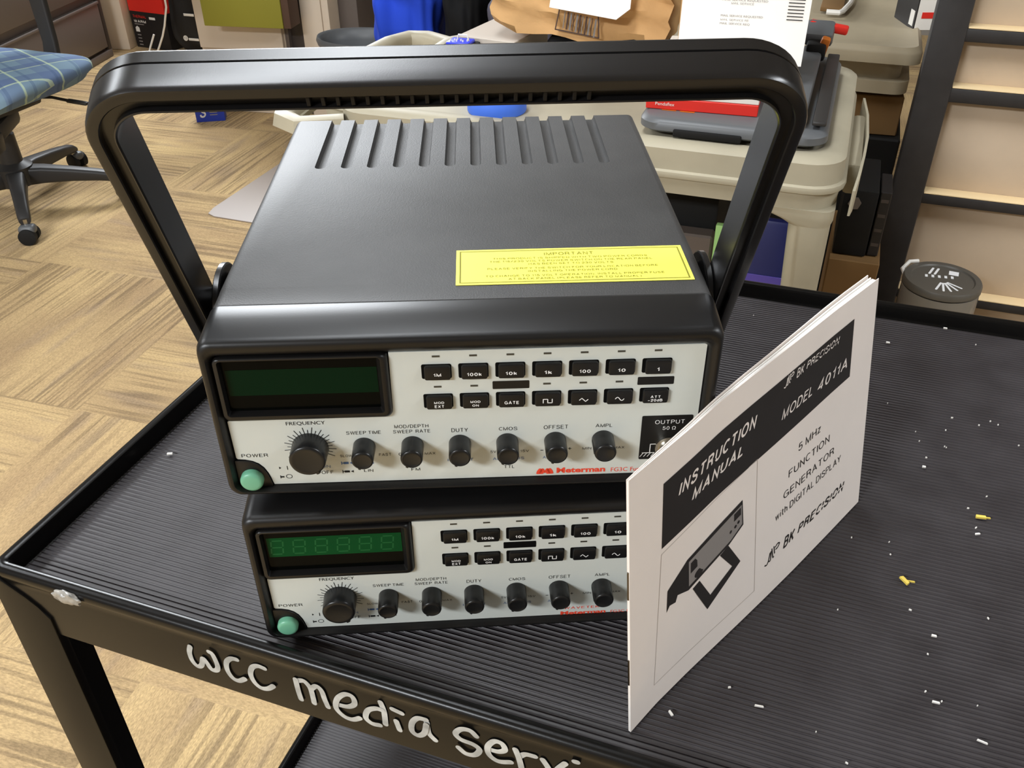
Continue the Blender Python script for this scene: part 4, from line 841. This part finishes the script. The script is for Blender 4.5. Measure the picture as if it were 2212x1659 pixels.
b = MB(); rb(b, -0.02, 1.7, -0.03, 0.66, 0.72, 0.75, M['cream'], 0.006); b.build('desktop', t)
# cables with a clip hanging under the desk
b = MB()
for k, (x, y) in enumerate(((-1.20, 2.86), (-1.165, 2.87))): b.tube([(x, y, 0.70), (x+0.01, y, 0.52), (x+0.02*(1-2*k), y-0.01, 0.40), (x+0.018, y, 0.37)], 0.006, M['shade'], 8)
b.box((-1.20, 2.85, 0.50), (0.025, 0.02, 0.06), M['white'], 0.003); b.tube([(-1.19, 2.85, 0.37), (-1.185, 2.85, 0.345), (-1.17, 2.85, 0.37)], 0.006, M['shade'], 8)
setp(b.build('hanging_cables'), 'dark cables with a pale clip hanging under the desk', 'cables')
# grey waste bin
t = MB(); mt = Z0((-1.17, 2.66, 0.0032)); sc = Matrix.Diagonal((1.25, 0.85, 1, 1))
t.lathe([(0.105, 0.0), (0.13, 0.40), (0.146, 0.41), (0.150, 0.425), (0.146, 0.438), (0.138, 0.432), (0.128, 0.40), (0.10, 0.012), (0.02, 0.012)], M['dkgrey'], mt @ sc, 40)
setp(t.build('waste_bin'), 'grey plastic waste bin standing under the desk', 'waste bin')
# little blue carton on the floor
t = MB(); t.box((0, 0, 0.06), (0.115, 0.06, 0.12), M['boxblue'], 0.001, 1); f_ = lambda x, z: (x, -0.0306, z)
t.text('S', -0.040, -0.012, 0.018, 0.060, M['white'], f_, 0.03, 0.3)
for k in range(5): t.poly([(0.0, 0.066-0.010*k), (0.030, 0.066-0.010*k), (0.030, 0.070-0.010*k), (0.0, 0.070-0.010*k)], M['grey_print'], f_)
t.recalc = False; o = t.build('blue_carton', smooth=0, loc=(-2.035, 2.855, 0)); o.rotation_euler = (0, 0, R(30)); setp(o, 'small blue carton with white print on the carpet by the beige pedestal', 'carton')
# ------------------------------------------------------------------ beige utility cart
t = thing('plastic_cart', 'beige moulded plastic cart with a looped handle, behind the black cart', 'cart', (0, 0, 0))
X0, X1, Y0, Y1 = -0.315, 0.4175, 0.93, 1.40
def rg(x0, x1, y0, y1, r, z): return [(p[0], p[1], z) for p in rrect(x0, x1, y0, y1, r, 6)]
b = MB()
L = [rg(X0+0.045, X1-0.045, Y0+0.045, Y1-0.045, 0.03, 0.807), rg(X0+0.038, X1-0.038, Y0+0.038, Y1-0.038, 0.035, 0.8075), rg(X0+0.034, X1-0.034, Y0+0.034, Y1-0.034, 0.037, 0.810), rg(X0+0.030, X1-0.030, Y0+0.030, Y1-0.030, 0.040, 0.8125), rg(X0+0.018, X1-0.018, Y0+0.018, Y1-0.018, 0.042, 0.8125), rg(X0+0.008, X1-0.008, Y0+0.008, Y1-0.008, 0.045, 0.8105), rg(X0+0.003, X1-0.003, Y0+0.003, Y1-0.003, 0.046, 0.806),
     rg(X0+0.002, X1-0.002, Y0+0.002, Y1-0.002, 0.046, 0.778), rg(X0-0.002, X1+0.002, Y0-0.002, Y1+0.002, 0.048, 0.776), rg(X0-0.003, X1+0.003, Y0-0.003, Y1+0.003, 0.049, 0.772), rg(X0-0.002, X1+0.002, Y0-0.002, Y1+0.002, 0.048, 0.768), rg(X0+0.003, X1-0.003, Y0+0.003, Y1-0.003, 0.046, 0.766), rg(X0+0.005, X1-0.005, Y0+0.005, Y1-0.005, 0.045, 0.744), rg(X0+0.012, X1-0.012, Y0+0.012, Y1-0.012, 0.04, 0.744), rg(X0+0.012, X1-0.012, Y0+0.012, Y1-0.012, 0.04, 0.785)]
b.loft(L, M['beige'], True, True); b.build('top_tray', t, smooth=35)
b = MB(); L2 = [[(p[0], p[1], p[2]-0.42) for p in lp] for lp in L]; b.loft(L2, M['beige'], True, True); b.build('lower_tray', t, smooth=35)
for x, sx in ((X0, 1), (X1, -1)):
    for y, sy in ((Y0, 1), (Y1, -1)):
        b = MB(); Lg = []
        for z, w, d in ((0.744, 0.125, 0.085), (0.737, 0.098, 0.075), (0.728, 0.072, 0.066), (0.7205, 0.058, 0.060), (0.7195, 0.054, 0.056), (0.60, 0.048, 0.054), (0.38, 0.046, 0.052), (0.10, 0.044, 0.050)):
            i = 0.004 if z > 0.721 else 0.006
            xa, xb = sorted((x+sx*i, x+sx*(i+w))); ya, yb = sorted((y+sy*i, y+sy*(i+d))); Lg.append(rg(xa, xb, ya, yb, 0.018, z))
        b.loft(Lg, M['beige'], True, True); lg = b.build('leg', t, smooth=35)
        b = MB(); mt = Z0((x+sx*0.034, y+sy*0.034, 0.05)) @ Matrix.Rotation(R(90), 4, 'Y'); b.lathe([(0.03, -0.014), (0.05, -0.012), (0.05, 0.012), (0.03, 0.014)], M['rubber'], mt, 28); b.box((x+sx*0.034, y+sy*0.034, 0.085), (0.04, 0.03, 0.03), M['steel'], 0.003); b.build('caster', t)
# handle loop at the left end
b = MB(); path = [(X0+0.02, 0.895+0.042), (-0.355, 0.905), (-0.392, 0.925), (-0.413, 0.97), (-0.424, 1.06), (-0.43, 1.16), (-0.432, 1.28), (-0.428, 1.37), (-0.410, 1.415), (-0.372, 1.425), (X0+0.02, 1.385)]
P_ = [Vector((x, y, 0)) for x, y in path]; loops = []
for i, p in enumerate(P_):
    d = (P_[min(i+1, len(P_)-1)]-P_[max(i-1, 0)]).normalized(); n_ = Vector((d.y, -d.x, 0)); zc = 0.786
    loops.append([p+n_*u+Vector((0, 0, zc+w)) for u, w in ((-0.017, -0.006), (-0.012, 0.012), (0.0, 0.016), (0.013, 0.012), (0.017, 0.006), (0.0165, -0.010), (0.019, -0.012), (0.019, -0.020), (0.013, -0.021))])
b.loft(loops, M['beige'], True, True); o = b.build('push_handle', t, smooth=40)
b = MB(); b.tube([(-0.345, 1.03, 0.80), (-0.352, 0.985, 0.80), (-0.340, 0.968, 0.80), (-0.310, 0.958, 0.80), (-0.285, 0.955, 0.80)], 0.003, M['beige'], 8); loops = [[(x, y, 0.802), (x, y, 0.75)] for x, y in ((-0.345, 1.03), (-0.351, 0.985), (-0.341, 0.967), (-0.31, 0.957), (-0.285, 0.954))]; b.loft(loops, M['beige'], closed=False); b.build('handle_web', t, smooth=50)
# thin-walled holder on the right end
b = MB(); loops = [[(x, y, z0), (x+0.003, y, z0), (x+0.0035, y, z1), (x, y, z1)] for x, y, z0, z1 in ((0.4295, 0.955, 0.735, 0.770), (0.433, 0.99, 0.728, 0.778), (0.437, 1.06, 0.725, 0.781), (0.4395, 1.14, 0.725, 0.781), (0.437, 1.24, 0.725, 0.781), (0.430, 1.34, 0.732, 0.776))]
b.loft(loops, M['beige'], True, True); b.box((0.4285, 1.15, 0.752), (0.020, 0.22, 0.044), M['beige'], 0.006); b.build('side_holder', t, smooth=30)
# things on the beige cart ------------------------------------------------
b = MB(); mt = Z0((-0.079, 1.008, 0.8073)); b.lathe([(0.0305, 0.0), (0.0425, 0.0), (0.0435, 0.002), (0.0435, 0.022), (0.0425, 0.024), (0.0318, 0.024)], M['tape'], mt, 56, cap=False)
b.lathe([(0.0318, 0.024), (0.0296, 0.0243), (0.0292, 0.0235)], M['white'], mt, 56, cap=False); b.lathe([(0.0292, 0.0235), (0.0292, 0.0), (0.0305, 0.0)], M['tape_in'], mt, 56, cap=False)
setp(b.build('tape_roll'), 'roll of blue masking tape lying on the beige cart', 'tape roll')
b = MB(); b.prism([(-0.345, 1.01), (-0.318, 0.966), (-0.262, 0.972), (-0.272, 1.06), (-0.33, 1.09)], 0.8106, 0.818, M['teal'], 'z', 0.001); setp(b.build('teal_packet', smooth=0), 'teal packet at the left end of the beige cart', 'packet')
b = MB(); b.prism([(-0.258, 0.975), (-0.222, 1.02), (-0.235, 1.10), (-0.268, 1.06)], 0.8073, 0.8105, M['ice'], 'z', 0.001); setp(b.build('film_packet', smooth=0), 'pale cyan film packet touching the teal packet', 'packet')
# grey paper trimmer
t = thing('paper_trimmer', 'grey paper trimmer with an amber lever and red-tipped arm on the beige cart', 'paper trimmer', (0.265, 1.150, 0.8130))
b = MB(); b.loft([[(p[0], p[1], z) for p in rrect(-0.125+i, 0.122-i, -0.19+i, 0.20-i, 0.03, 6)] for z, i in ((0.004, 0.004), (0.007, 0), (0.016, 0.0), (0.020, 0.003), (0.022, 0.008))], M['dkgrey'], True, True)
b.box((-0.03, -0.188, 0.006), (0.09, 0.012, 0.010), M['shade'], 0.002); b.text('\u2014 \u2014', -0.10, -0.055, -0.152, -0.146, M['orange'], lambda x, y: (x, y, 0.0223)); b.recalc = False; o = b.build('base', t, smooth=40)
b = MB(); b.box((0.075, 0.0, 0.036), (0.030, 0.34, 0.016), M['dkgrey'], 0.005); b.box((0.056, -0.02, 0.034), (0.004, 0.30, 0.014), M['steel'], 0.001); b.box((0.108, 0.0, 0.030), (0.018, 0.34, 0.006), M['chairblk'], 0.002); b.build('cutting_rail', t)
b = MB(); b.box((0.080, 0.15, 0.043), (0.030, 0.05, 0.026), M['shade'], 0.005); b.box((0.080, 0.180, 0.060), (0.044, 0.05, 0.022), M['dkgrey'], 0.006, 2, (0.25, 0, 0)); b.build('arm', t)
b = MB(); b.box((0.090, 0.140, 0.048), (0.014, 0.014, 0.034), M['orange'], 0.004, 2, (0.2, 0.2, 0)); o = b.build('lever', t); o['label'] = 'amber lever'
b = MB(); b.box((0.092, 0.196, 0.066), (0.060, 0.020, 0.012), M['red'], 0.003, 2, (0, 0.1, -0.05)); o = b.build('grip_tip', t); o['label'] = 'red grip tip'
for x in (-0.10, 0.10):
    for y in (-0.16, 0.17): b = MB(); b.lathe([(0.008, 0), (0.008, 0.005)], M['rubber'], Z0((x, y, 0)), 12); b.build('foot', t)
# red-edged ream box, white mail box and envelope stacked on the trimmer
def slab(name, label, cat, c, d, m, rz=0, bev=0.001):
    b = MB(); b.box((0, 0, 0), d, m, bev, 1); o = b.build(name, smooth=0, loc=c); o.rotation_euler = (0, 0, rz); return setp(o, label, cat)
t = thing('folder_box', 'flat white box with a red front edge under the white mail box', 'box', (0.2115, 1.118, 0.8354), R(3))
b = MB(); b.box((0, 0, 0.0075), (0.150, 0.23, 0.015), M['red'], 0.0008, 1); f_ = lambda x, z: (x, -0.1156, z); b.text('Pendaflex', -0.062, -0.036, 0.0055, 0.0098, M['white'], f_); b.recalc = False; b.build('red_base', t, smooth=0)
b = MB(); b.box((0, 0, 0.0285), (0.150, 0.228, 0.0265), M['white'], 0.001, 1); b.build('white_sleeve', t, smooth=0)
t = thing('mail_box', 'white carton with a printed envelope leaning over its front, on the grey trimmer', 'carton', (0.243, 1.19, 0.8778), R(3))
b = MB(); b.box((0, 0, 0.05), (0.165, 0.17, 0.10), M['white'], 0.0015, 1); b.box((-0.0845, 0, 0.05), (0.004, 0.165, 0.098), M['kraft'], 0.0005, 1); b.build('carton_body', t, smooth=0)
b = MB(); vs = lambda x, z: (x, -0.0885-0.012*(1-z/0.12)+0.001*math.sin(20*x), z)
b.grid(-0.084, 0.086, 0.004, 0.112, 12, 8, M['page'], vs); vs2 = lambda x, z: (x, -0.0892-0.012*(1-z/0.12)+0.001*math.sin(20*x), z)
for x0, x1, z in ((-0.03, 0.03, 0.082), (-0.018, 0.012, 0.078), (-0.03, 0.026, 0.062), (-0.03, 0.008, 0.057), (-0.03, 0.01, 0.052)): b.text('MAIL SERVICE REQUESTED'[:int((x1-x0)*400)], x0, x1, z, z+0.003, M['grey_print'], vs2)
for k in range(7): b.poly([(0.057, 0.062+0.0042*k), (0.078, 0.062+0.0042*k), (0.078, 0.0632+0.0042*k), (0.057, 0.0632+0.0042*k)], M['print'], vs2)
b.recalc = False; o = b.build('envelope', t, smooth=60); o['label'] = 'white printed envelope'
# grey flat box, black case and kraft bag at the back of the cart
slab('grey_flat_box', 'flat pale grey box on the beige cart below the kraft bag', 'box', (-0.180, 1.318, 0.8244), (0.11, 0.13, 0.034), mat('pale_grey_plastic', (196, 186, 174), 0.4, 0.4), R(-8))
slab('black_case', 'black case holding up the right end of the kraft bag', 'case', (0.012, 1.312, 0.8284), (0.20, 0.08, 0.042), M['blkfab'], R(6), 0.006)
t = thing('kraft_bag', 'brown kraft paper bag with a printed barcode lying across the black case', 'paper bag', (-0.035, 1.335, 0.8502), 0)
bm_ = bmesh.new(); bmesh.ops.create_cube(bm_, size=1.0); bmesh.ops.subdivide_edges(bm_, edges=bm_.edges[:], cuts=10, use_grid_fill=True)
for v in bm_.verts:
    x, y, z = v.co; k = 0.006*math.sin(17*x+5*z)+0.005*math.cos(23*z+9*x+6*y)
    v.co = (x*0.30+k*0.6, y*0.13+k+0.02*z, (z+0.5)*0.125+0.004*math.sin(14*x+3)+(0.024*max(0, -x-0.1)+0.010*abs(x)))
b = MB(); b.merge(bm_, M['kraft']); kb = b.build('bag_body', t, smooth=50)
b = MB(); kf = lambda x, z: (x-0.003, -0.0765+0.02*(z-0.06)/0.125, z-0.006); q = [(-0.028, 0.022), (0.046, 0.014), (0.042, 0.052), (-0.022, 0.058)]
for a_, c_ in zip(q, q[1:]+q[:1]): b.ribbon([a_, c_], 0.0022, M['brown'], kf, 2)
for k in range(11):
    x = -0.016+0.0052*k; b.poly([(x, 0.024-0.0010*k), (x+(0.003 if k % 3 else 0.0015), 0.024-0.0010*k), (x+(0.003 if k % 3 else 0.0015)+0.002, 0.050-0.0008*k), (x+0.002, 0.050-0.0008*k)], M['brown'] if k % 2 else M['grey_print'], kf)
b.recalc = False; o = b.build('barcode', t, smooth=0)
b = MB(); b.prism([(-0.075, -0.05), (0.035, -0.062), (0.055, -0.045), (0.05, 0.09), (-0.07, 0.09)], 0.0, 0.0022, M['page'], 'z', 0.0004); o = b.build('paper_sheets', smooth=0, loc=(0.005, 1.252, 0.950)); o.rotation_euler = (R(66), 0, R(2)); setp(o, 'white paper sheets leaning on the front of the kraft bag', 'paper')
t = MB(); t.box((0, 0, 0.016), (0.055, 0.05, 0.032), M['shade'], 0.004); t.box((0, 0, 0.034), (0.040, 0.034, 0.006), mat('bright_blue_plastic', (56, 70, 220), 0.35, 0.5), 0.002); t.tube([(-0.006, 0, 0.036), (-0.003, 0, 0.046), (0.012, 0, 0.046), (0.015, 0, 0.036)], 0.0014, M['white'], 6)
for k in range(6): t.box((-0.014+0.0056*k, -0.010+0.006*(k % 2), 0.038), (0.002, 0.002, 0.004), M['white'])
o = t.build('blue_caddy', loc=(-0.222, 1.222, 0.8073)); setp(o, 'small black holder with a bright blue top and white wire loop on the beige cart', 'holder')
b = MB(); b.prism([(-0.30, 1.20), (-0.262, 1.215), (-0.270, 1.26), (-0.305, 1.25)], 0.8073, 0.809, M['page'], 'z'); setp(b.build('paper_scrap', smooth=0), 'white paper scrap near the back left of the beige cart', 'paper')
# clothes heaped on a low black stand behind the cart
def blob(name, label, cat, c, d, m, seed, e=0.7, rz=0.0, amp=0.12):
    bm_ = bmesh.new(); bmesh.ops.create_icosphere(bm_, subdivisions=5, radius=1.0); rn = random.Random(seed); ph = [rn.uniform(0, 6) for _ in range(6)]
    for v in bm_.verts:
        x, y, z = v.co; k = 1+amp*(math.sin(5*x+ph[0]+3*z)*math.cos(4*y+ph[1]+2*z)+0.6*math.sin(9*z+ph[2]+4*x)+0.35*math.sin(15*x+7*y+ph[3]))
        v.co = (math.copysign(abs(x)**e, x)*d[0]*k, math.copysign(abs(y)**e, y)*d[1]*k, max(-d[2]*0.94, math.copysign(abs(z)**e, z)*d[2]*k))
    b = MB(); b.merge(bm_, m); o = b.build(name, smooth=70, loc=c); o.rotation_euler = (0, 0, rz); return setp(o, label, cat)
b = MB(); b.box((-0.48, 1.92, 0.575), (0.58, 0.30, 0.05), M['shade'], 0.008)
for x in (-0.75, -0.25):
    for y in (1.80, 2.04): b.box((x, y, 0.275), (0.03, 0.03, 0.55), M['shade'], 0.003)
setp(b.build('black_stand'), 'low black stand carrying the heaped clothes behind the beige cart', 'stand')
blob('blue_jacket', 'royal blue jacket heaped behind the beige cart handle', 'jacket', (-0.635, 1.90, 0.722), (0.085, 0.11, 0.115), M['blue'], 4, 0.7, 0.2, 0.09)
blob('black_sweater', 'black garment lying between the blue jacket and the grey one', 'garment', (-0.482, 1.92, 0.712), (0.050, 0.10, 0.105), M['blkfab'], 9, 0.7, 0, 0.06)
blob('grey_jacket', 'slate grey jacket heaped beside the blue jacket', 'jacket', (-0.325, 1.90, 0.722), (0.088, 0.12, 0.115), M['greyfab'], 12, 0.7, 0.3, 0.10)
# stored under the beige cart
b = MB(); b.box((0.339, 1.010, 0.541), (0.058, 0.016, 0.306), M['navy'], 0.006); b.box((0.339, 1.0012, 0.50), (0.058, 0.002, 0.215), M['violet'], 0.0005, 1); setp(b.build('navy_binder'), 'navy blue binder with a violet lower band on the lower shelf of the beige cart', 'binder')
b = MB(); b.box((0.283, 1.008, 0.532), (0.050, 0.012, 0.288), M['lime'], 0.002); setp(b.build('green_folder'), 'pale green folder standing beside the navy binder', 'folder')
b = MB(); b.box((0.125, 1.17, 0.545), (0.26, 0.26, 0.314), M['shade'], 0.004); setp(b.build('shade_filler'), 'black carton deep on the lower shelf of the beige cart', 'carton')  # added dark block standing in for the shade under the tray
slab('grey_binder', 'dull grey ring binder standing in front of the black carton on the lower shelf', 'binder', (0.17, 1.02, 0.521), (0.17, 0.03, 0.266), M['taupe'], R(1), 0.003)
# ------------------------------------------------------------------ second beige cart behind
t = thing('storage_cart', 'dull beige plastic cart standing behind, its top edge beside the black rack', 'cart', (0, 0, 0))
b = MB(); A0, A1, B0, B1 = -0.15, 0.536, 1.75, 2.62
L = [rg(A0+0.09, A1-0.09, B0+0.09, B1-0.09, 0.02, 0.746), rg(A0+0.06, A1-0.06, B0+0.06, B1-0.06, 0.03, 0.750), rg(A0+0.03, A1-0.03, B0+0.03, B1-0.03, 0.03, 0.7515), rg(A0+0.010, A1-0.010, B0+0.010, B1-0.010, 0.03, 0.757), rg(A0+0.002, A1-0.002, B0+0.002, B1-0.002, 0.03, 0.750), rg(A0, A1, B0, B1, 0.03, 0.745), rg(A0, A1, B0, B1, 0.03, 0.726), rg(A0+0.03, A1-0.03, B0+0.03, B1-0.03, 0.03, 0.722), rg(A0+0.03, A1-0.03, B0+0.03, B1-0.03, 0.03, 0.690), rg(A0+0.012, A1-0.012, B0+0.012, B1-0.012, 0.03, 0.689), rg(A0+0.012, A1-0.012, B0+0.012, B1-0.012, 0.03, 0.664), rg(A0+0.03, A1-0.03, B0+0.03, B1-0.03, 0.03, 0.664)]
b.loft(L, M['beige2'], True, True); b.build('top_tray', t, smooth=30)
for x in (A0+0.06, A1-0.06):
    for y in (B0+0.32, B1-0.05): b = MB(); b.box((x, y, 0.335), (0.05, 0.05, 0.67), M['beige2'], 0.008); b.build('leg', t)
t = thing('accessory_box', 'small black and white carton with a red stripe on the dull beige cart', 'carton', (0.519, 1.935, 0.7512), R(18))
b = MB(); b.box((-0.0012, 0.06, 0.085), (0.0024, 0.12, 0.17), M['boxblk'], 0.0003, 1); b.box((-0.0030, 0.018, 0.022), (0.0010, 0.022, 0.030), M['white']); b.box((-0.0030, 0.105, 0.060), (0.001, 0.012, 0.012), M['white']); o = b.build('black_side', t, smooth=0)
b = MB(); b.box((0.04, 0.06, 0.085), (0.08, 0.12, 0.17), M['white'], 0.0008, 1); b.box((0.03, -0.0004, 0.030), (0.040, 0.001, 0.012), M['red']); b.build('body', t, smooth=0)
b = MB(); b.tube([(0.335, 2.02, 0.758), (0.362, 2.02, 0.758), (0.370, 2.04, 0.758), (0.382, 2.12, 0.758), (0.390, 2.25, 0.758)], 0.006, M['white'], 8); b.box((0.345, 2.15, 0.757), (0.05, 0.20, 0.010), M['cardb'], 0.002)
setp(b.build('framed_board'), 'brown board with a white rim on the dull beige cart', 'board')
# ------------------------------------------------------------------ dark clutter between cart and rack
t = thing('speaker_case', 'black equipment case with a grey hexagon emblem between the beige cart and the rack', 'equipment case', (0.438, 1.50, 0.424))
b = MB(); rb(b, 0, 0.062, 0, 0.18, 0, 0.134, M['shade'], 0.003); b.build('case_body', t)
b = MB(); b.prism([(0.022+0.012*math.cos(R(60*k+8)), 0.108+0.013*math.sin(R(60*k+8))) for k in range(6)], -0.003, 0.0005, M['taupe'], 'y'); b.build('emblem', t)
t = MB(); t.box((0.513, 1.56, 0.49), (0.020, 0.10, 0.132), M['boxblk'], 0.002); f_ = lambda x, z: (x, 1.5094, z)
for k in range(4): t.poly([(0.506, 0.535-0.03*k), (0.520, 0.535-0.03*k), (0.520, 0.542-0.03*k), (0.506, 0.542-0.03*k)], M['taupe_dk'], f_)
t.recalc = False; setp(t.build('dark_carton', smooth=0), 'narrow dark carton with faint print beside the black equipment case', 'carton')
slab('olive_carton', 'olive brown carton carrying the black equipment case', 'carton', (0.4815, 1.60, 0.212), (0.095, 0.24, 0.42), M['cardb'], 0, 0.002)
slab('shade_block', 'black crate standing under the dull beige cart', 'crate', (0.405, 1.87, 0.285), (0.258, 0.20, 0.57), M['shade'], 0, 0.004)  # block added to darken the shaded gap below the second cart
slab('cardboard_box', 'brown cardboard box on the black crate under the dull beige cart', 'carton', (0.466, 1.86, 0.612), (0.105, 0.15, 0.082), M['cardb'], R(4), 0.002)
# ------------------------------------------------------------------ black rack with tan panels
t = thing('panel_rack', 'tall black rack with recessed tan panels standing at the right', 'rack', (0, 0, 0))
RX0, RX1 = 0.535, 1.25
for x0, x1 in ((RX0, RX0+0.062), (RX1-0.06, RX1)):
    b = MB(); rb(b, x0, x1, 1.70, 1.745, 0.0, 1.02, M['rackblk'], 0.004); o = b.build('upright', t)
o.name = 'upright'
bars = [(0.245, 0.265), (0.466, 0.488), (0.676, 0.7035), (0.789, 0.8135), (0.985, 1.01)]
for z0, z1 in bars: b = MB(); rb(b, RX0+0.05, RX1-0.05, 1.703, 1.745, z0, z1, M['rackblk'], 0.003); b.build('crossbar', t)
b = MB(); rb(b, RX0+0.05, RX1-0.05, 1.703, 1.745, 0.0, 0.10, M['rackblk'], 0.003); b.build('crossbar', t)
zz = [0.10]+[v for z0, z1 in bars for v in (z0, z1)]
for k in range(0, len(zz)-1, 2):
    z0, z1 = zz[k], zz[k+1]; b = MB(); rb(b, RX0+0.03, RX1-0.03, 1.738, 1.752, z0, z1+0.004, M['rackpan'], 0.001); b.build('panel', t)
    b = MB(); rb(b, RX0+0.0625, RX1-0.0605, 1.703, 1.738, z0, z0+0.0025, M['rackled'], 0.0006); b.build('ledge', t)
# round tub in front of the rack
t = thing('storage_tub', 'round clear plastic tub with a charcoal printed lid in front of the rack', 'tub', (0.655, 1.545, 0))
b = MB(); b.lathe([(0.060, 0.0), (0.068, 0.01), (0.070, 0.20), (0.0725, 0.33), (0.0725, 0.365), (0.0705, 0.365), (0.068, 0.20), (0.06, 0.012)], M['tub'], n=48); b.build('tub_body', t)
b = MB(); b.lathe([(0.070, 0.3655), (0.0735, 0.368), (0.0735, 0.378), (0.071, 0.382), (0.060, 0.382), (0.058, 0.379), (0.02, 0.379)], M['tublid'], n=48)
lf = lambda x, y: (x, y, 0.3794); W = M['white_ink']
for k in range(5): a = R(-112+22*k); c, s_ = math.cos(a), math.sin(a); b.ribbon([(0.010*c, -0.008+0.010*s_), (0.036*c, -0.014+0.036*s_)], 0.0042, W, lf, 1)
for k in range(5): b.box((-0.03+0.012*k, 0.006+0.0015*k, 0.3796), (0.005, 0.010, 0.0006), W)
for k in range(2): b.ribbon([(-0.024+0.010*k, 0.018), (-0.016+0.010*k, 0.044)], 0.0045, W, lf, 1)
b.poly([(0.012, 0.024), (0.030, 0.022), (0.032, 0.040), (0.014, 0.042)], W, lf)
b.recalc = False; o = b.build('lid', t, smooth=40); b = MB(); b.tube([(-0.066, 0.0, 0.37), (-0.074, 0.03, 0.376), (-0.062, 0.05, 0.384), (-0.045, 0.058, 0.384)], 0.004, M['white'], 8); b.build('lid_clip', t)
# ------------------------------------------------------------------ crumbs on the black cart
crumb = random.Random(21); b = MB(); CR = mat('white_paper_crumbs', (232, 228, 220), 0.7, 0.2)
def bit(x, y, l, w, a, m, z=ZT-0.0006):
    c, s_ = math.cos(a), math.sin(a); q = [(-l/2, -w/2), (l/2, -w*0.35), (l*0.42, w/2), (-l*0.45, w*0.45)]; h = max(0.0005, w*0.4)
    b.prism([(x+px*c-py*s_, y+px*s_+py*c) for px, py in q], z, z+h+0.0004, m, 'z')
for k in range(170):
    x, y = crumb.uniform(0.03, 0.98), crumb.uniform(0.03, 0.44)
    if crumb.random() < 0.45: x = crumb.uniform(0.40, 0.70); y = crumb.uniform(-0.0+0.02, 0.34)
    bit(x, y, crumb.uniform(0.0004, 0.0016), crumb.uniform(0.0003, 0.0007), crumb.gauss(0, 0.5), CR)
for q, l, w, a in (((0.3642, 0.0382, 0.8700), 0.0042, 0.0016, 2.3), ((0.4024, 0.0554, 0.8700), 0.006, 0.0010, 0.1), ((0.4806, 0.1258, 0.8700), 0.0036, 0.0016, 0), ((0.4803, 0.0845, 0.8700), 0.005, 0.0014, 0), ((0.4993, 0.0693, 0.8700), 0.0065, 0.0009, -0.2), ((0.4560, 0.4091, 0.8700), 0.004, 0.0022, 0), ((0.4975, 0.4451, 0.8700), 0.004, 0.002, 0), ((0.0244, 0.1220, 0.8700), 0.005, 0.0022, 0.4), ((0.4786, 0.2641, 0.8700), 0.003, 0.002, 0), ((0.5061, 0.2112, 0.8700), 0.004, 0.0014, 0.4)): bit(q[0], q[1], l*0.7, w*0.7, a, CR)
o = b.build('paper_crumbs', smooth=0); setp(o, 'tiny white paper crumbs scattered over the black ribbed cart top', 'crumbs', kind='stuff')
YF = mat('yellow_chaff', (222, 196, 92), 0.6, 0.2)
for q, nm in (((0.4668, 0.1601, 0.8700), 'bent yellow fleck on the ribbed cart top, nearer the front'), ((0.5088, 0.2266, 0.8700), 'flat yellow fleck on the ribbed cart top, farther back')):
    b = MB(); bit(q[0], q[1], 0.0058, 0.0022, -0.9 if 'bent' in nm else 0.1, YF); bit(q[0]+0.003, q[1]+0.0005, 0.0045, 0.0007, 0.1, YF); setp(b.build('yellow_fleck', smooth=0), nm, 'fleck')
